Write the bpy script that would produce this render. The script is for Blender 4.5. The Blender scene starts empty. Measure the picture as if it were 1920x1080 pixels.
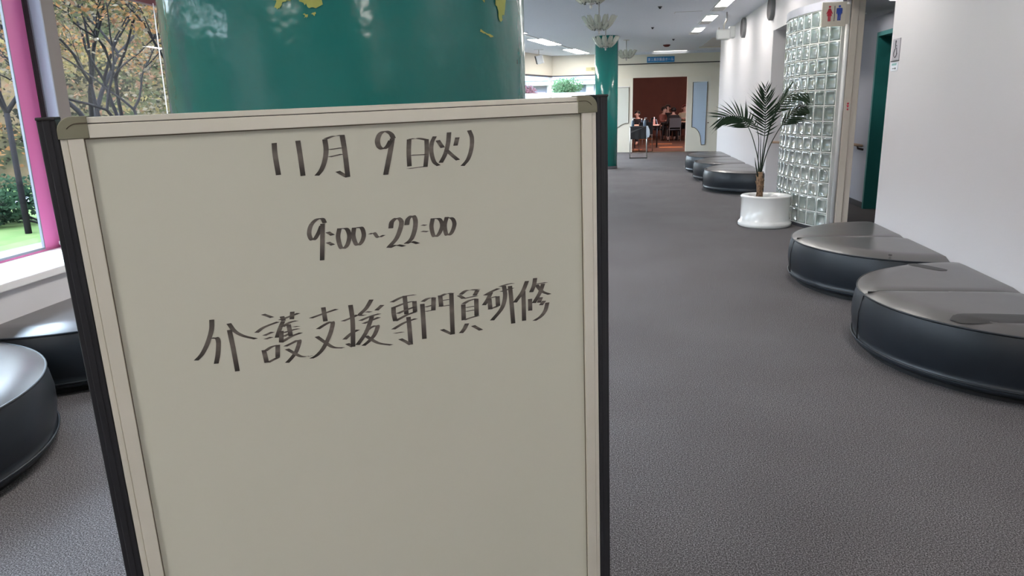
import bpy, math, random
from mathutils import Vector, Matrix
R = math.radians
SC = bpy.context.scene
COL = SC.collection

# ------------------------------------------------------------------ camera
cam_data = bpy.data.cameras.new('camera')
cam_data.sensor_width = 36.0
cam_data.lens = 25.6875
cam_data.clip_start = 0.05
cam_data.clip_end = 300
cam = bpy.data.objects.new('camera', cam_data)
COL.objects.link(cam)
cam.matrix_world = Matrix(((0.98913, -0.01241, 0.14653, 0.0),
                           (0.14521, 0.23954, -0.95997, 0.0),
                           (-0.02319, 0.97081, 0.23874, 1.35),
                           (0, 0, 0, 1)))
SC.camera = cam

# ------------------------------------------------------------------ world, exposure
world = bpy.data.worlds.new('overcast_sky')
SC.world = world
world.use_nodes = True
wn = world.node_tree
bg = wn.nodes['Background']
wtc = wn.nodes.new('ShaderNodeTexCoord')
wsep = wn.nodes.new('ShaderNodeSeparateXYZ')
wramp = wn.nodes.new('ShaderNodeValToRGB')
wramp.color_ramp.elements[0].position = 0.0
wramp.color_ramp.elements[0].color = (0.80, 0.88, 1.0, 1)
wramp.color_ramp.elements[1].position = 0.8
wramp.color_ramp.elements[1].color = (0.66, 0.80, 1.0, 1)
wn.links.new(wtc.outputs['Generated'], wsep.inputs[0])
wn.links.new(wsep.outputs['Z'], wramp.inputs[0])
wn.links.new(wramp.outputs[0], bg.inputs[0])
bg.inputs[1].default_value = 5.2
SC.view_settings.view_transform = 'Standard'
SC.view_settings.look = 'None'
SC.view_settings.exposure = 2.2
SC.view_settings.gamma = 1.0
SC.view_settings.use_curve_mapping = False
TUBE_POWER = 9.6        # emission of every fluorescent ceiling panel
WARM_POWER = 16.0         # warm downlights in the hall behind the doorway

# ------------------------------------------------------------------ materials
def new_mat(name):
    m = bpy.data.materials.new(name); m.use_nodes = True
    return m, m.node_tree, m.node_tree.nodes['Principled BSDF']

def mat(name, col, rough=0.5, metal=0.0, spec=0.5, trans=0.0, noise=None, bump=None, emit=None, coat=0.0):
    """noise=(scale, amount, second colour); bump=(scale, strength, distance)"""
    m, nt, b = new_mat(name)
    b.inputs['Base Color'].default_value = (*col, 1)
    b.inputs['Roughness'].default_value = rough
    b.inputs['Metallic'].default_value = metal
    b.inputs['Specular IOR Level'].default_value = spec
    b.inputs['Transmission Weight'].default_value = trans
    b.inputs['Coat Weight'].default_value = coat
    b.inputs['Coat Roughness'].default_value = 0.12
    tc = nt.nodes.new('ShaderNodeTexCoord')
    if noise:
        n = nt.nodes.new('ShaderNodeTexNoise'); n.inputs['Scale'].default_value = noise[0]
        n.inputs['Detail'].default_value = 4
        nt.links.new(tc.outputs['Object'], n.inputs['Vector'])
        r = nt.nodes.new('ShaderNodeValToRGB')
        r.color_ramp.elements[0].position = 0.5 - noise[1]; r.color_ramp.elements[1].position = 0.5 + noise[1]
        r.color_ramp.elements[0].color = (*col, 1); r.color_ramp.elements[1].color = (*noise[2], 1)
        nt.links.new(n.outputs['Fac'], r.inputs[0]); nt.links.new(r.outputs[0], b.inputs['Base Color'])
    if bump:
        n2 = nt.nodes.new('ShaderNodeTexNoise'); n2.inputs['Scale'].default_value = bump[0]
        n2.inputs['Detail'].default_value = 3
        nt.links.new(tc.outputs['Object'], n2.inputs['Vector'])
        bp = nt.nodes.new('ShaderNodeBump'); bp.inputs['Strength'].default_value = bump[1]
        bp.inputs['Distance'].default_value = bump[2]
        nt.links.new(n2.outputs['Fac'], bp.inputs['Height']); nt.links.new(bp.outputs[0], b.inputs['Normal'])
    if emit:
        b.inputs['Emission Color'].default_value = (*emit[0], 1)
        b.inputs['Emission Strength'].default_value = emit[1]
    return m

def attr_mat(name, rough=0.6, trans=0.0, attr='tint'):
    m, nt, b = new_mat(name)
    a = nt.nodes.new('ShaderNodeAttribute'); a.attribute_name = attr
    nt.links.new(a.outputs['Color'], b.inputs['Base Color'])
    b.inputs['Roughness'].default_value = rough
    return m

def glass_mat(name, tint=(0.93, 0.97, 0.97)):
    m = bpy.data.materials.new(name); m.use_nodes = True
    nt = m.node_tree; nt.nodes.clear()
    o = nt.nodes.new('ShaderNodeOutputMaterial'); mx = nt.nodes.new('ShaderNodeMixShader')
    t = nt.nodes.new('ShaderNodeBsdfTransparent'); t.inputs[0].default_value = (*tint, 1)
    g = nt.nodes.new('ShaderNodeBsdfGlossy'); g.inputs['Roughness'].default_value = 0.02
    lw = nt.nodes.new('ShaderNodeLayerWeight'); lw.inputs[0].default_value = 0.5
    pw = nt.nodes.new('ShaderNodeMath'); pw.operation = 'POWER'; pw.inputs[1].default_value = 4.0
    f = nt.nodes.new('ShaderNodeMath'); f.operation = 'MULTIPLY_ADD'; f.inputs[1].default_value = 0.15; f.inputs[2].default_value = 0.03
    nt.links.new(lw.outputs['Facing'], pw.inputs[0]); nt.links.new(pw.outputs[0], f.inputs[0])
    nt.links.new(f.outputs[0], mx.inputs[0]); nt.links.new(t.outputs[0], mx.inputs[1])
    nt.links.new(g.outputs[0], mx.inputs[2]); nt.links.new(mx.outputs[0], o.inputs[0])
    return m

def carpet_mat(name, dark, mid, light):
    m, nt, b = new_mat(name)
    tc = nt.nodes.new('ShaderNodeTexCoord')
    n = nt.nodes.new('ShaderNodeTexNoise'); n.inputs['Scale'].default_value = 210; n.inputs['Detail'].default_value = 6
    n.inputs['Roughness'].default_value = 0.85
    nb = nt.nodes.new('ShaderNodeTexNoise'); nb.inputs['Scale'].default_value = 1.3; nb.inputs['Detail'].default_value = 4
    for q in (n, nb): nt.links.new(tc.outputs['Object'], q.inputs['Vector'])
    r = nt.nodes.new('ShaderNodeValToRGB')
    e = r.color_ramp.elements
    e[0].position = 0.40; e[0].color = (*dark, 1); e[1].position = 0.64; e[1].color = (*light, 1)
    k = e.new(0.5); k.color = (*mid, 1)
    nt.links.new(n.outputs['Fac'], r.inputs[0])
    mx = nt.nodes.new('ShaderNodeMix'); mx.data_type = 'RGBA'; mx.blend_type = 'MULTIPLY'
    r2 = nt.nodes.new('ShaderNodeValToRGB')
    r2.color_ramp.elements[0].position = 0.3; r2.color_ramp.elements[0].color = (0.84, 0.82, 0.82, 1)
    r2.color_ramp.elements[1].position = 0.7; r2.color_ramp.elements[1].color = (1, 1, 1, 1)
    nt.links.new(nb.outputs['Fac'], r2.inputs[0])
    mx.inputs[0].default_value = 1.0
    nt.links.new(r.outputs[0], mx.inputs[6]); nt.links.new(r2.outputs[0], mx.inputs[7])
    nt.links.new(mx.outputs[2], b.inputs['Base Color'])
    b.inputs['Roughness'].default_value = 0.95; b.inputs['Specular IOR Level'].default_value = 0.15
    bp = nt.nodes.new('ShaderNodeBump'); bp.inputs['Strength'].default_value = 0.5; bp.inputs['Distance'].default_value = 0.004
    nt.links.new(n.outputs['Fac'], bp.inputs['Height']); nt.links.new(bp.outputs[0], b.inputs['Normal'])
    return m

M = {}
M['carpet'] = carpet_mat('grey_fleck_carpet', (0.014, 0.012, 0.014), (0.108, 0.100, 0.101), (0.48, 0.46, 0.48))
M['wall'] = mat('white_wallpaper', (0.69, 0.67, 0.69), 0.8, bump=(60, 0.12, 0.004))
M['wall_cool'] = mat('cool_grey_wallpaper', (0.52, 0.53, 0.60), 0.85, bump=(60, 0.1, 0.004))
M['cream'] = mat('cream_wall_paint', (0.80, 0.76, 0.66), 0.6)
M['ceiling'] = mat('ceiling_board', (0.72, 0.745, 0.80), 0.9, noise=(25, 0.25, (0.67, 0.70, 0.76)))
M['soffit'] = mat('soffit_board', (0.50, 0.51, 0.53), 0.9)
M['green'] = None
M['door_green'] = mat('dark_green_painted_steel', (0.035, 0.26, 0.25), 0.4)
M['black_line'] = mat('dark_rubber', (0.02, 0.018, 0.018), 0.6)
M['baseboard'] = mat('dark_grey_vinyl', (0.06, 0.06, 0.07), 0.6)
M['post_beige'] = mat('beige_post_paint', (0.66, 0.60, 0.52), 0.5)
M['white_paint'] = mat('white_gloss_paint', (0.80, 0.80, 0.80), 0.35)
M['sill'] = mat('white_sill_board', (0.86, 0.84, 0.84), 0.5)
M['pink'] = mat('red_painted_window_frame', (0.62, 0.15, 0.36), 0.45)
M['dark_red'] = mat('dark_red_window_head', (0.10, 0.012, 0.02), 0.5)
M['alu'] = mat('window_aluminium', (0.20, 0.21, 0.24), 0.5, metal=0.3)
M['pier_lit'] = mat('pier_daylit_face', (0.36, 0.39, 0.46), 0.6)  # window light on the near face, put into its colour
M['pier_shaded'] = mat('pier_shaded_face', (0.20, 0.17, 0.155), 0.6)  # same pier, shade on its room side put into the colour
M['glass'] = glass_mat('window_glass')
M['block'] = None
M['mortar'] = mat('white_mortar', (0.80, 0.82, 0.80), 0.6)
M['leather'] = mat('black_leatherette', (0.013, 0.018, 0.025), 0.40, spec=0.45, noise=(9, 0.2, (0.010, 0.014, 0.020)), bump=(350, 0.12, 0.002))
M['leather_top'] = mat('sheen_black_leatherette', (0.085, 0.078, 0.078), 0.28, spec=0.85, noise=(6, 0.25, (0.065, 0.06, 0.06)), bump=(260, 0.1, 0.002))  # black like the sides; the sheen on top is put into the colour
M['tape'] = mat('dark_repair_tape', (0.022, 0.021, 0.022), 0.5, bump=(90, 0.2, 0.003))
M['plinth'] = mat('black_plinth', (0.008, 0.008, 0.01), 0.7)
M['ceramic'] = mat('white_glazed_ceramic', (0.78, 0.77, 0.75), 0.22, coat=0.4)
M['soil'] = mat('dark_soil', (0.045, 0.025, 0.018), 0.95, bump=(60, 0.8, 0.02))
M['trunk'] = mat('fibrous_palm_trunk', (0.36, 0.23, 0.14), 0.9, noise=(40, 0.2, (0.13, 0.08, 0.05)), bump=(60, 0.6, 0.01))
M['stalk'] = mat('palm_stalk_green', (0.020, 0.035, 0.022), 0.6, spec=0.3)
M['leaf'] = mat('dark_palm_leaf', (0.008, 0.022, 0.012), 0.6, spec=0.25, noise=(12, 0.2, (0.014, 0.034, 0.014)))
M['board'] = mat('whiteboard_enamel', (0.66, 0.665, 0.56), 0.28, spec=0.35, noise=(3, 0.4, (0.68, 0.665, 0.57)))
M['frame'] = mat('champagne_aluminium', (0.91, 0.875, 0.765), 0.36, metal=0.35, noise=(14, 0.3, (0.85, 0.815, 0.70)))
M['cap'] = mat('olive_grey_plastic', (0.235, 0.225, 0.155), 0.5)
M['post_black'] = mat('charcoal_powder_coat', (0.018, 0.019, 0.023), 0.42)
M['ink'] = attr_mat('dry_marker_ink', 0.5)
M['lamp'] = mat('fluorescent_diffuser', (0.9, 0.9, 0.9), 0.6, emit=((1.0, 0.95, 0.89), TUBE_POWER))
M['washer'] = mat('wall_washer_lens', (0.9, 0.9, 0.9), 0.6, emit=((1.0, 0.93, 0.85), 2.5))
M['down'] = mat('downlight_lens', (0.9, 0.9, 0.9), 0.6, emit=((1.0, 0.95, 0.9), 18.0))
M['warm'] = mat('warm_downlight_lens', (0.9, 0.8, 0.7), 0.6, emit=((1.0, 0.50, 0.30), WARM_POWER))
M['reflector'] = mat('lamp_reflector', (0.55, 0.52, 0.50), 0.5)
M['sign_blue'] = mat('blue_sign_board', (0.03, 0.24, 0.55), 0.4)
M['sign_white'] = mat('white_lettering', (0.85, 0.87, 0.9), 0.5)
M['sign_cream'] = mat('cream_sign_plate', (0.72, 0.66, 0.56), 0.5)
M['sign_yellow'] = mat('pale_yellow_sign', (0.62, 0.58, 0.32), 0.5)
M['red'] = mat('red_print', (0.55, 0.02, 0.05), 0.5)
M['blue'] = mat('blue_print', (0.03, 0.08, 0.42), 0.5)
M['dark_print'] = mat('dark_print', (0.05, 0.045, 0.06), 0.5)
M['grey_plate'] = mat('grey_sign_plate', (0.42, 0.39, 0.43), 0.5)
M['paper'] = mat('white_paper_label', (0.80, 0.83, 0.90), 0.6)
M['teal_print'] = mat('teal_print', (0.25, 0.45, 0.45), 0.6)
M['door_panel'] = mat('ivory_door_panel', (0.80, 0.77, 0.68), 0.4)
M['door_glass'] = mat('pale_blue_frosted_glass', (0.50, 0.62, 0.78), 0.25)
M['door_glass2'] = mat('grey_frosted_glass', (0.62, 0.64, 0.60), 0.25)
M['brass'] = mat('dark_brass_edge', (0.16, 0.13, 0.09), 0.4, metal=0.6)
M['steel'] = mat('brushed_steel', (0.50, 0.48, 0.46), 0.35, metal=0.8)
M['dark_metal'] = mat('dark_steel', (0.05, 0.05, 0.055), 0.4, metal=0.5)
M['wood_rail'] = mat('light_wood_handrail', (0.48, 0.33, 0.23), 0.45)
M['bracket'] = mat('brown_rail_bracket', (0.05, 0.035, 0.04), 0.4)
M['crystal'] = mat('moulded_glass_petal', (0.72, 0.74, 0.64), 0.15, trans=0.25, spec=0.8)
M['black_cloth'] = mat('black_cloth', (0.02, 0.02, 0.024), 0.8)
M['grey_cloth'] = mat('grey_cloth', (0.10, 0.095, 0.10), 0.85)
M['towel'] = mat('pale_blue_towel', (0.55, 0.62, 0.72), 0.9)
M['bottle'] = mat('translucent_bottle', (0.10, 0.15, 0.22), 0.2, trans=0.3)
M['pump'] = mat('white_pump_plastic', (0.85, 0.85, 0.85), 0.4)
M['pink_bottle'] = mat('pink_bottle_plastic', (0.75, 0.42, 0.36), 0.4)
M['hall_wall'] = mat('maroon_hall_wall', (0.17, 0.055, 0.04), 0.8, noise=(2, 0.3, (0.21, 0.07, 0.045)))
M['hall_floor'] = mat('brown_hall_carpet', (0.10, 0.045, 0.03), 0.8, noise=(1.2, 0.2, (0.14, 0.06, 0.04)))
M['hall_light_patch'] = mat('orange_light_patch', (0.85, 0.30, 0.09), 0.7)  # orange light falling on the hall floor, painted as flat colour
M['desk'] = mat('pale_pink_desk_top', (0.95, 0.62, 0.48), 0.4)
M['skin'] = mat('skin', (0.62, 0.36, 0.28), 0.55)
M['hair'] = mat('black_hair', (0.010, 0.008, 0.009), 0.5)
M['hair_red'] = mat('red_brown_hair', (0.14, 0.018, 0.018), 0.5)
M['shirt_red'] = mat('dull_red_shirt', (0.28, 0.09, 0.07), 0.8)
M['shirt_black'] = mat('black_shirt', (0.016, 0.014, 0.016), 0.8)
M['shirt_tan'] = mat('tan_shirt', (0.46, 0.38, 0.26), 0.8)
M['trousers'] = mat('dark_trousers', (0.015, 0.014, 0.018), 0.8)
M['bark'] = mat('grey_brown_bark', (0.017, 0.014, 0.015), 0.95, spec=0.05, noise=(8, 0.3, (0.010, 0.009, 0.010)))
M['foliage'] = attr_mat('autumn_leaves', 0.8)
_nt = M['foliage'].node_tree; _p = _nt.nodes['Principled BSDF']; _p.inputs['Specular IOR Level'].default_value = 0.0
_t = _nt.nodes.new('ShaderNodeBsdfTranslucent'); _mx = _nt.nodes.new('ShaderNodeMixShader'); _mx.inputs[0].default_value = 0.5
_nt.links.new(_nt.nodes['Attribute'].outputs['Color'], _t.inputs[0])
_nt.links.new(_p.outputs[0], _mx.inputs[1]); _nt.links.new(_t.outputs[0], _mx.inputs[2])
_nt.links.new(_mx.outputs[0], _nt.nodes['Material Output'].inputs[0])
M['warm_desk'] = mat('warm_desk_lamp_lens', (0.9, 0.8, 0.7), 0.6, emit=((1.0, 0.55, 0.36), WARM_POWER * 9))
M['grass'] = mat('lawn_grass', (0.060, 0.10, 0.030), 0.95, spec=0.05, noise=(3, 0.25, (0.095, 0.115, 0.045)))
M['hill'] = mat('leafy_hillside_soil', (0.016, 0.018, 0.009), 1.0, spec=0.0, noise=(0.9, 0.16, (0.065, 0.042, 0.024)))
M['road'] = mat('pale_asphalt', (0.14, 0.14, 0.15), 0.9)
M['parapet'] = mat('white_parapet', (0.40, 0.40, 0.42), 0.8)
M['house_wall'] = mat('blue_white_house_wall', (0.16, 0.18, 0.24), 0.8)
M['roof'] = mat('slate_blue_roof', (0.05, 0.07, 0.12), 0.6)
M['house_glass'] = mat('house_window', (0.35, 0.30, 0.38), 0.2)
M['turquoise'] = mat('turquoise_sheet', (0.05, 0.20, 0.28), 0.5)
M['speaker_face'] = mat('dark_speaker_grille', (0.035, 0.03, 0.035), 0.7)
M['speaker_rim'] = mat('grey_speaker_rim', (0.20, 0.20, 0.21), 0.5)
M['pale_plastic'] = mat('pale_grey_plastic', (0.56, 0.58, 0.58), 0.5)
M['white_cord'] = mat('white_cord', (0.80, 0.80, 0.82), 0.6)

def green_mat():
    m, nt, b = new_mat('peeling_green_gloss_paint')
    tc = nt.nodes.new('ShaderNodeTexCoord')
    n1 = nt.nodes.new('ShaderNodeTexNoise'); n1.inputs['Scale'].default_value = 2.5; n1.inputs['Detail'].default_value = 6
    mp = nt.nodes.new('ShaderNodeMapping'); mp.inputs['Scale'].default_value = (1, 1, 0.35)
    nt.links.new(tc.outputs['Object'], mp.inputs[0]); nt.links.new(mp.outputs[0], n1.inputs['Vector'])
    r = nt.nodes.new('ShaderNodeValToRGB'); e = r.color_ramp.elements
    e[0].position = 0.3; e[0].color = (0.012, 0.165, 0.152, 1); e[1].position = 0.75; e[1].color = (0.020, 0.205, 0.172, 1)
    nt.links.new(n1.outputs['Fac'], r.inputs[0]); nt.links.new(r.outputs[0], b.inputs['Base Color'])
    b.inputs['Roughness'].default_value = 0.16; b.inputs['Specular IOR Level'].default_value = 0.55
    n2 = nt.nodes.new('ShaderNodeTexNoise'); n2.inputs['Scale'].default_value = 22; n2.inputs['Detail'].default_value = 2
    nt.links.new(tc.outputs['Object'], n2.inputs['Vector'])
    bp = nt.nodes.new('ShaderNodeBump'); bp.inputs['Strength'].default_value = 0.25; bp.inputs['Distance'].default_value = 0.01
    nt.links.new(n2.outputs['Fac'], bp.inputs['Height']); nt.links.new(bp.outputs[0], b.inputs['Normal'])
    return m
M['green'] = green_mat()
M['primer'] = mat('yellow_primer_patch', (0.46, 0.50, 0.13), 0.7, noise=(30, 0.2, (0.36, 0.42, 0.10)))
M['block'] = mat('glass_block', (0.36, 0.44, 0.40), 0.10, trans=0.55, spec=0.8, coat=0.4)

# ------------------------------------------------------------------ mesh builder
class MB:
    def __init__(s, mx=None): s.v = []; s.f = []; s.mx = mx; s.sm = []; s.tint = []
    def add(s, vs, fs, smooth=False):
        o = len(s.v)
        for v in vs:
            v = Vector(v)
            s.v.append(tuple(s.mx @ v) if s.mx else tuple(v))
        for f in fs: s.f.append(tuple(i + o for i in f)); s.sm.append(smooth)
        return s
    def box(s, x0, x1, y0, y1, z0, z1):
        vs = [(x, y, z) for z in (z0, z1) for y in (y0, y1) for x in (x0, x1)]
        return s.add(vs, [(0, 2, 3, 1), (4, 5, 7, 6), (0, 1, 5, 4), (2, 6, 7, 3), (0, 4, 6, 2), (1, 3, 7, 5)])
    def prism(s, poly, z0, z1, ax='z'):
        n = len(poly)
        def P(a, b, c): return (a, b, c) if ax == 'z' else ((a, c, b) if ax == 'y' else (c, a, b))
        vs = [P(a, b, z0) for a, b in poly] + [P(a, b, z1) for a, b in poly]
        fs = [tuple(range(n))[::-1], tuple(range(n, 2 * n))] + [(i, (i + 1) % n, n + (i + 1) % n, n + i) for i in range(n)]
        return s.add(vs, fs)
    def tube(s, pts, r, n=8, cap=True, smooth=True):
        pts = [Vector(p) for p in pts]; rs = r if isinstance(r, (list, tuple)) else [r] * len(pts)
        vs = []; fs = []; prev = None
        for i, p in enumerate(pts):
            d = (pts[min(i + 1, len(pts) - 1)] - pts[max(i - 1, 0)])
            d = d.normalized() if d.length > 1e-9 else Vector((0, 0, 1))
            if prev is None: a = d.orthogonal().normalized()
            else:
                a = prev - d * prev.dot(d)
                a = a.normalized() if a.length > 1e-6 else d.orthogonal().normalized()
            prev = a; b = d.cross(a)
            for k in range(n):
                t = 2 * math.pi * k / n
                vs.append(p + (a * math.cos(t) + b * math.sin(t)) * rs[i])
        for i in range(len(pts) - 1):
            for k in range(n):
                fs.append((i * n + k, i * n + (k + 1) % n, (i + 1) * n + (k + 1) % n, (i + 1) * n + k))
        if cap: fs.append(tuple(range(n))[::-1]); fs.append(tuple(range((len(pts) - 1) * n, len(pts) * n)))
        return s.add(vs, fs, smooth)
    def lathe(s, prof, n=32, cx=0, cy=0, a0=0.0, a1=2 * math.pi, smooth=True, cap=True):
        full = abs(a1 - a0 - 2 * math.pi) < 1e-6
        m = n if full else n + 1
        vs = []; fs = []
        for r, z in prof:
            for k in range(m):
                t = a0 + (a1 - a0) * k / n
                vs.append((cx + r * math.cos(t), cy + r * math.sin(t), z))
        for i in range(len(prof) - 1):
            for k in range(n):
                k2 = (k + 1) % m
                fs.append((i * m + k, i * m + k2, (i + 1) * m + k2, (i + 1) * m + k))
        if cap and full:
            fs.append(tuple(range(m))[::-1]); fs.append(tuple(range((len(prof) - 1) * m, len(prof) * m)))
        return s.add(vs, fs, smooth)
    def ball(s, c, r, n=10, sz=1.0):
        prof = [(r * math.sin(math.pi * i / n) + 1e-5, -r * sz * math.cos(math.pi * i / n) + c[2]) for i in range(n + 1)]
        return s.lathe(prof, n + 2, c[0], c[1])
    def build(s, name, m, parent=None, bevel=0, kind=None, label=None):
        me = bpy.data.meshes.new(name); me.from_pydata(s.v, [], s.f); me.update()
        if any(s.sm):
            me.polygons.foreach_set('use_smooth', s.sm)
        me.materials.append(m)
        o = bpy.data.objects.new(name, me); COL.objects.link(o)
        if parent: o.parent = parent
        if bevel:
            b = o.modifiers.new('bevel', 'BEVEL'); b.width = bevel; b.segments = 2; b.limit_method = 'ANGLE'
        if kind: o['kind'] = kind
        if label: o['label'] = label
        return o

def tag(o, label, cat, group=None, kind=None):
    o['label'] = label; o['category'] = cat
    if group: o['group'] = group
    if kind: o['kind'] = kind
    return o

def empty(name, loc=(0, 0, 0), rz=0.0):
    o = bpy.data.objects.new(name, None); COL.objects.link(o)
    o.location = loc; o.rotation_euler = (0, 0, rz); o.empty_display_size = 0.1
    return o

def struct(o):
    o['kind'] = 'structure'; return o

def copy_tree(o, parent=None):
    c = o.copy(); COL.objects.link(c); c.parent = parent
    for ch in o.children: copy_tree(ch, c)
    return c

def dup(o, parent):
    c = o.copy(); COL.objects.link(c); c.parent = parent
    return c

def crom(pts, n=6):
    if len(pts) < 3: return [tuple(p) for p in pts]
    P = [Vector(p) for p in pts]; P = [P[0] * 2 - P[1]] + P + [P[-1] * 2 - P[-2]]; out = []
    for i in range(1, len(P) - 2):
        for k in range(n):
            t = k / n
            out.append(tuple(0.5 * ((2 * P[i]) + (-P[i - 1] + P[i + 1]) * t + (2 * P[i - 1] - 5 * P[i] + 4 * P[i + 1] - P[i + 2]) * t * t
                             + (-P[i - 1] + 3 * P[i] - 3 * P[i + 1] + P[i + 2]) * t ** 3)))
    out.append(tuple(P[-2])); return out

def text_mesh(name, body, size, m, parent, mx, depth=0.001, xs=1.0, label=None):
    c = bpy.data.curves.new(name, 'FONT'); c.body = body; c.size = size; c.extrude = depth
    c.align_x = 'CENTER'; c.align_y = 'CENTER'
    t = bpy.data.objects.new(name, c); COL.objects.link(t)
    bpy.context.view_layer.update()
    me = bpy.data.meshes.new_from_object(t.evaluated_get(bpy.context.evaluated_depsgraph_get()))
    bpy.data.objects.remove(t); bpy.data.curves.remove(c)
    for v in me.vertices: v.co = mx @ Vector((v.co.x * xs, v.co.y, v.co.z))
    me.materials.clear(); me.materials.append(m)
    o = bpy.data.objects.new(name, me); COL.objects.link(o); o.parent = parent
    if label: o['label'] = label
    return o

# ================================================================== ROOM SHELL
CEIL = 2.8
struct(MB().box(-6.5, 6.0, -5.0, 22.2, -0.1, 0.0).build('floor', M['carpet']))
struct(MB().box(-4.5, 6.0, -5.0, 22.2, CEIL, CEIL + 0.15).build('ceiling', M['ceiling']))
# right side: near wall, bulkhead, far wall and the lobby behind the glass blocks
struct(MB().box(2.1, 2.35, -5.0, 6.45, 0, CEIL).build('wall_right', M['wall']))
w = MB()
w.box(2.1, 2.35, 11.3, 17.2, 0, CEIL); w.box(2.1, 2.35, 6.45, 11.3, 2.33, CEIL)
struct(w.build('wall_right', M['wall']))
struct(MB().box(2.35, 6.0, 17.05, 17.2, 0, CEIL).build('wall_alcove', M['cream']))
struct(MB().box(2.35, 6.0, 11.3, 11.45, 0, 2.5).build('wall_lobby', M['wall_cool']))
w = MB(); w.box(3.07, 3.45, 9.9, 11.3, 0, 2.33); w.box(3.07, 3.45, 9.0, 9.9, 2.14, 2.33); w.box(3.07, 3.45, 6.45, 9.0, 0, 2.33)
struct(w.build('wall_lobby', M['wall_cool']))
struct(MB().box(4.6, 4.7, 6.45, 11.3, 0, 2.33).build('wall_lobby', M['wall_cool']))
struct(MB().box(2.35, 4.7, 6.3, 6.45, 0, 2.33).build('wall_lobby', M['wall_cool']))
struct(MB().box(2.35, 4.7, 6.45, 11.3, 2.33, 2.45).build('ceiling', M['soffit']))
struct(MB().box(3.055, 3.07, 9.9, 11.3, 0, 0.07).build('baseboard_lobby', M['baseboard']))
struct(MB().box(2.092, 2.1, 11.3, 11.33, 0, 2.33).build('trim_1', M['white_paint']))
# green door frame round the opening in the lobby wall
d = empty('door_1', (3.07, 9.9, 0)); struct(d)
MB().box(-0.02, 0.40, -0.05, 0.0, 0, 2.14).build('door_jamb', M['door_green'], d)
MB().box(-0.02, 0.40, -0.95, -0.90, 0, 2.14).build('door_jamb', M['door_green'], d)
MB().box(-0.02, 0.40, -0.90, -0.05, 2.09, 2.14).build('door_head', M['door_green'], d)
# back wall behind the camera
struct(MB().box(-5.0, 2.35, -5.2, -5.0, 0, CEIL).build('wall_back', M['wall']))
# end wall with doorway X .29..1.83 and a strip window on its left
w = MB()
w.box(-0.55, 0.29, 22.2, 22.4, 0, CEIL); w.box(1.83, 6.0, 22.2, 22.4, 0, CEIL); w.box(0.29, 1.83, 22.2, 22.4, 2.12, CEIL)
w.box(-2.05, -0.55, 22.2, 22.4, 2.24, CEIL); w.box(-2.05, -0.55, 22.2, 22.4, 0, 0.95)
struct(w.build('wall_end', M['cream']))
struct(MB().box(-0.3, 2.72, 22.185, 22.2, 2.485, 2.51).build('trim_2', M['black_line']))
struct(MB().box(-0.55, 0.29, 22.19, 22.2, 0, 0.03).build('baseboard_end', M['baseboard']))
struct(MB().box(2.48, 2.70, 22.15, 22.2, 0.0, 2.02).build('trim_3', M['cream']))
struct(MB().box(5.9, 6.0, 17.2, 22.2, 0, CEIL).build('wall_alcove', M['cream']))
# left wall, in a frame that follows its slight skew: s along the wall, d into the room
LW = Matrix.Translation((-3.54, 4.0, 0)) @ Matrix(((0.998, -0.058, 0, 0), (0.058, 0.998, 0, 0), (0, 0, 1, 0), (0, 0, 0, 1)))
# local x = d (into room), local y = s (along)
w = MB(LW)
w.box(0.0, 0.40, -9.2, 12.4, 0, 0.51)                      # low wall under the sill
w.box(-0.25, 0.10, -9.2, 12.4, 2.25, CEIL)                  # wall above the windows
w.box(-0.25, 0.10, -9.2, -4.6, 0.51, 2.25); w.box(-0.25, 0.10, 3.6, 4.0, 0.51, 2.25); w.box(-0.25, 0.10, 7.8, 8.2, 0.51, 2.25)
struct(w.build('wall_left', M['wall']))
struct(MB(LW).box(-0.02, 0.425, -9.2, 12.4, 0.51, 0.555).build('trim_4', M['sill'], bevel=0.006))
# piers
pi = empty('wall_pier'); struct(pi)
MB(LW).box(-0.10, 0.10, 0.180, 0.190, 0.555, CEIL).build('pier', M['pier_lit'], pi)
MB(LW).box(-0.10, 0.10, 0.190, 0.300, 0.555, CEIL).build('pier_edge', M['pier_shaded'], pi)
MB(LW).box(-0.02, 0.012, 0.163, 0.180, 0.555, 2.25).build('pier_gasket', M['black_line'], pi)
MB(LW).box(-0.01, 0.030, 0.168, 0.180, 0.60, 2.25).build('pier_gasket', M['black_line'], pi)
MB(LW).box(0.030, 0.034, 0.170, 0.174, 0.60, 2.25).build('pier_bead', M['alu'], pi)
def window(name, s0, s1, z0, z1, fm, right=0.147, left=0.147, head=M['dark_red'], mid=()):
    w = empty(name); struct(w)
    f = MB(LW); f.box(-0.018, 0.0, s0, s0 + left, z0, z1).build('window_frame', fm, w)
    MB(LW).box(-0.018, 0.0, s1 - right, s1, z0, z1).build('window_frame', fm, w)
    MB(LW).box(-0.018, 0.0, s0, s1, z0, z0 + 0.02).build('window_frame', fm, w)
    MB(LW).box(-0.018, 0.03, s0, s1, z1 - 0.06, z1).build('window_head', head, w)
    for m_ in mid: MB(LW).box(-0.018, 0.0, m_ - 0.03, m_ + 0.03, z0, z1).build('window_frame', fm, w)
    MB(LW).box(-0.012, 0.003, s1 - right - 0.008, s1 - right, z0 + 0.02, z1 - 0.06).build('window_bead', M['alu'], w)
    MB(LW).box(-0.012, 0.003, s0 + left, s1 - right, z0 + 0.012, z0 + 0.026).build('window_bead', M['alu'], w)
    MB(LW).box(-0.016, -0.012, s0 + left * .8, s1 - right * .8, z0 + .01, z1 - .03).build('glass_pane', M['glass'], w)
    return w
window('window_1', -2.3, 0.162, 0.555, 2.25, M['pink'], right=.162)
window('window_2', -4.6, -2.3, 0.555, 2.25, M['pink'])
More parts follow.
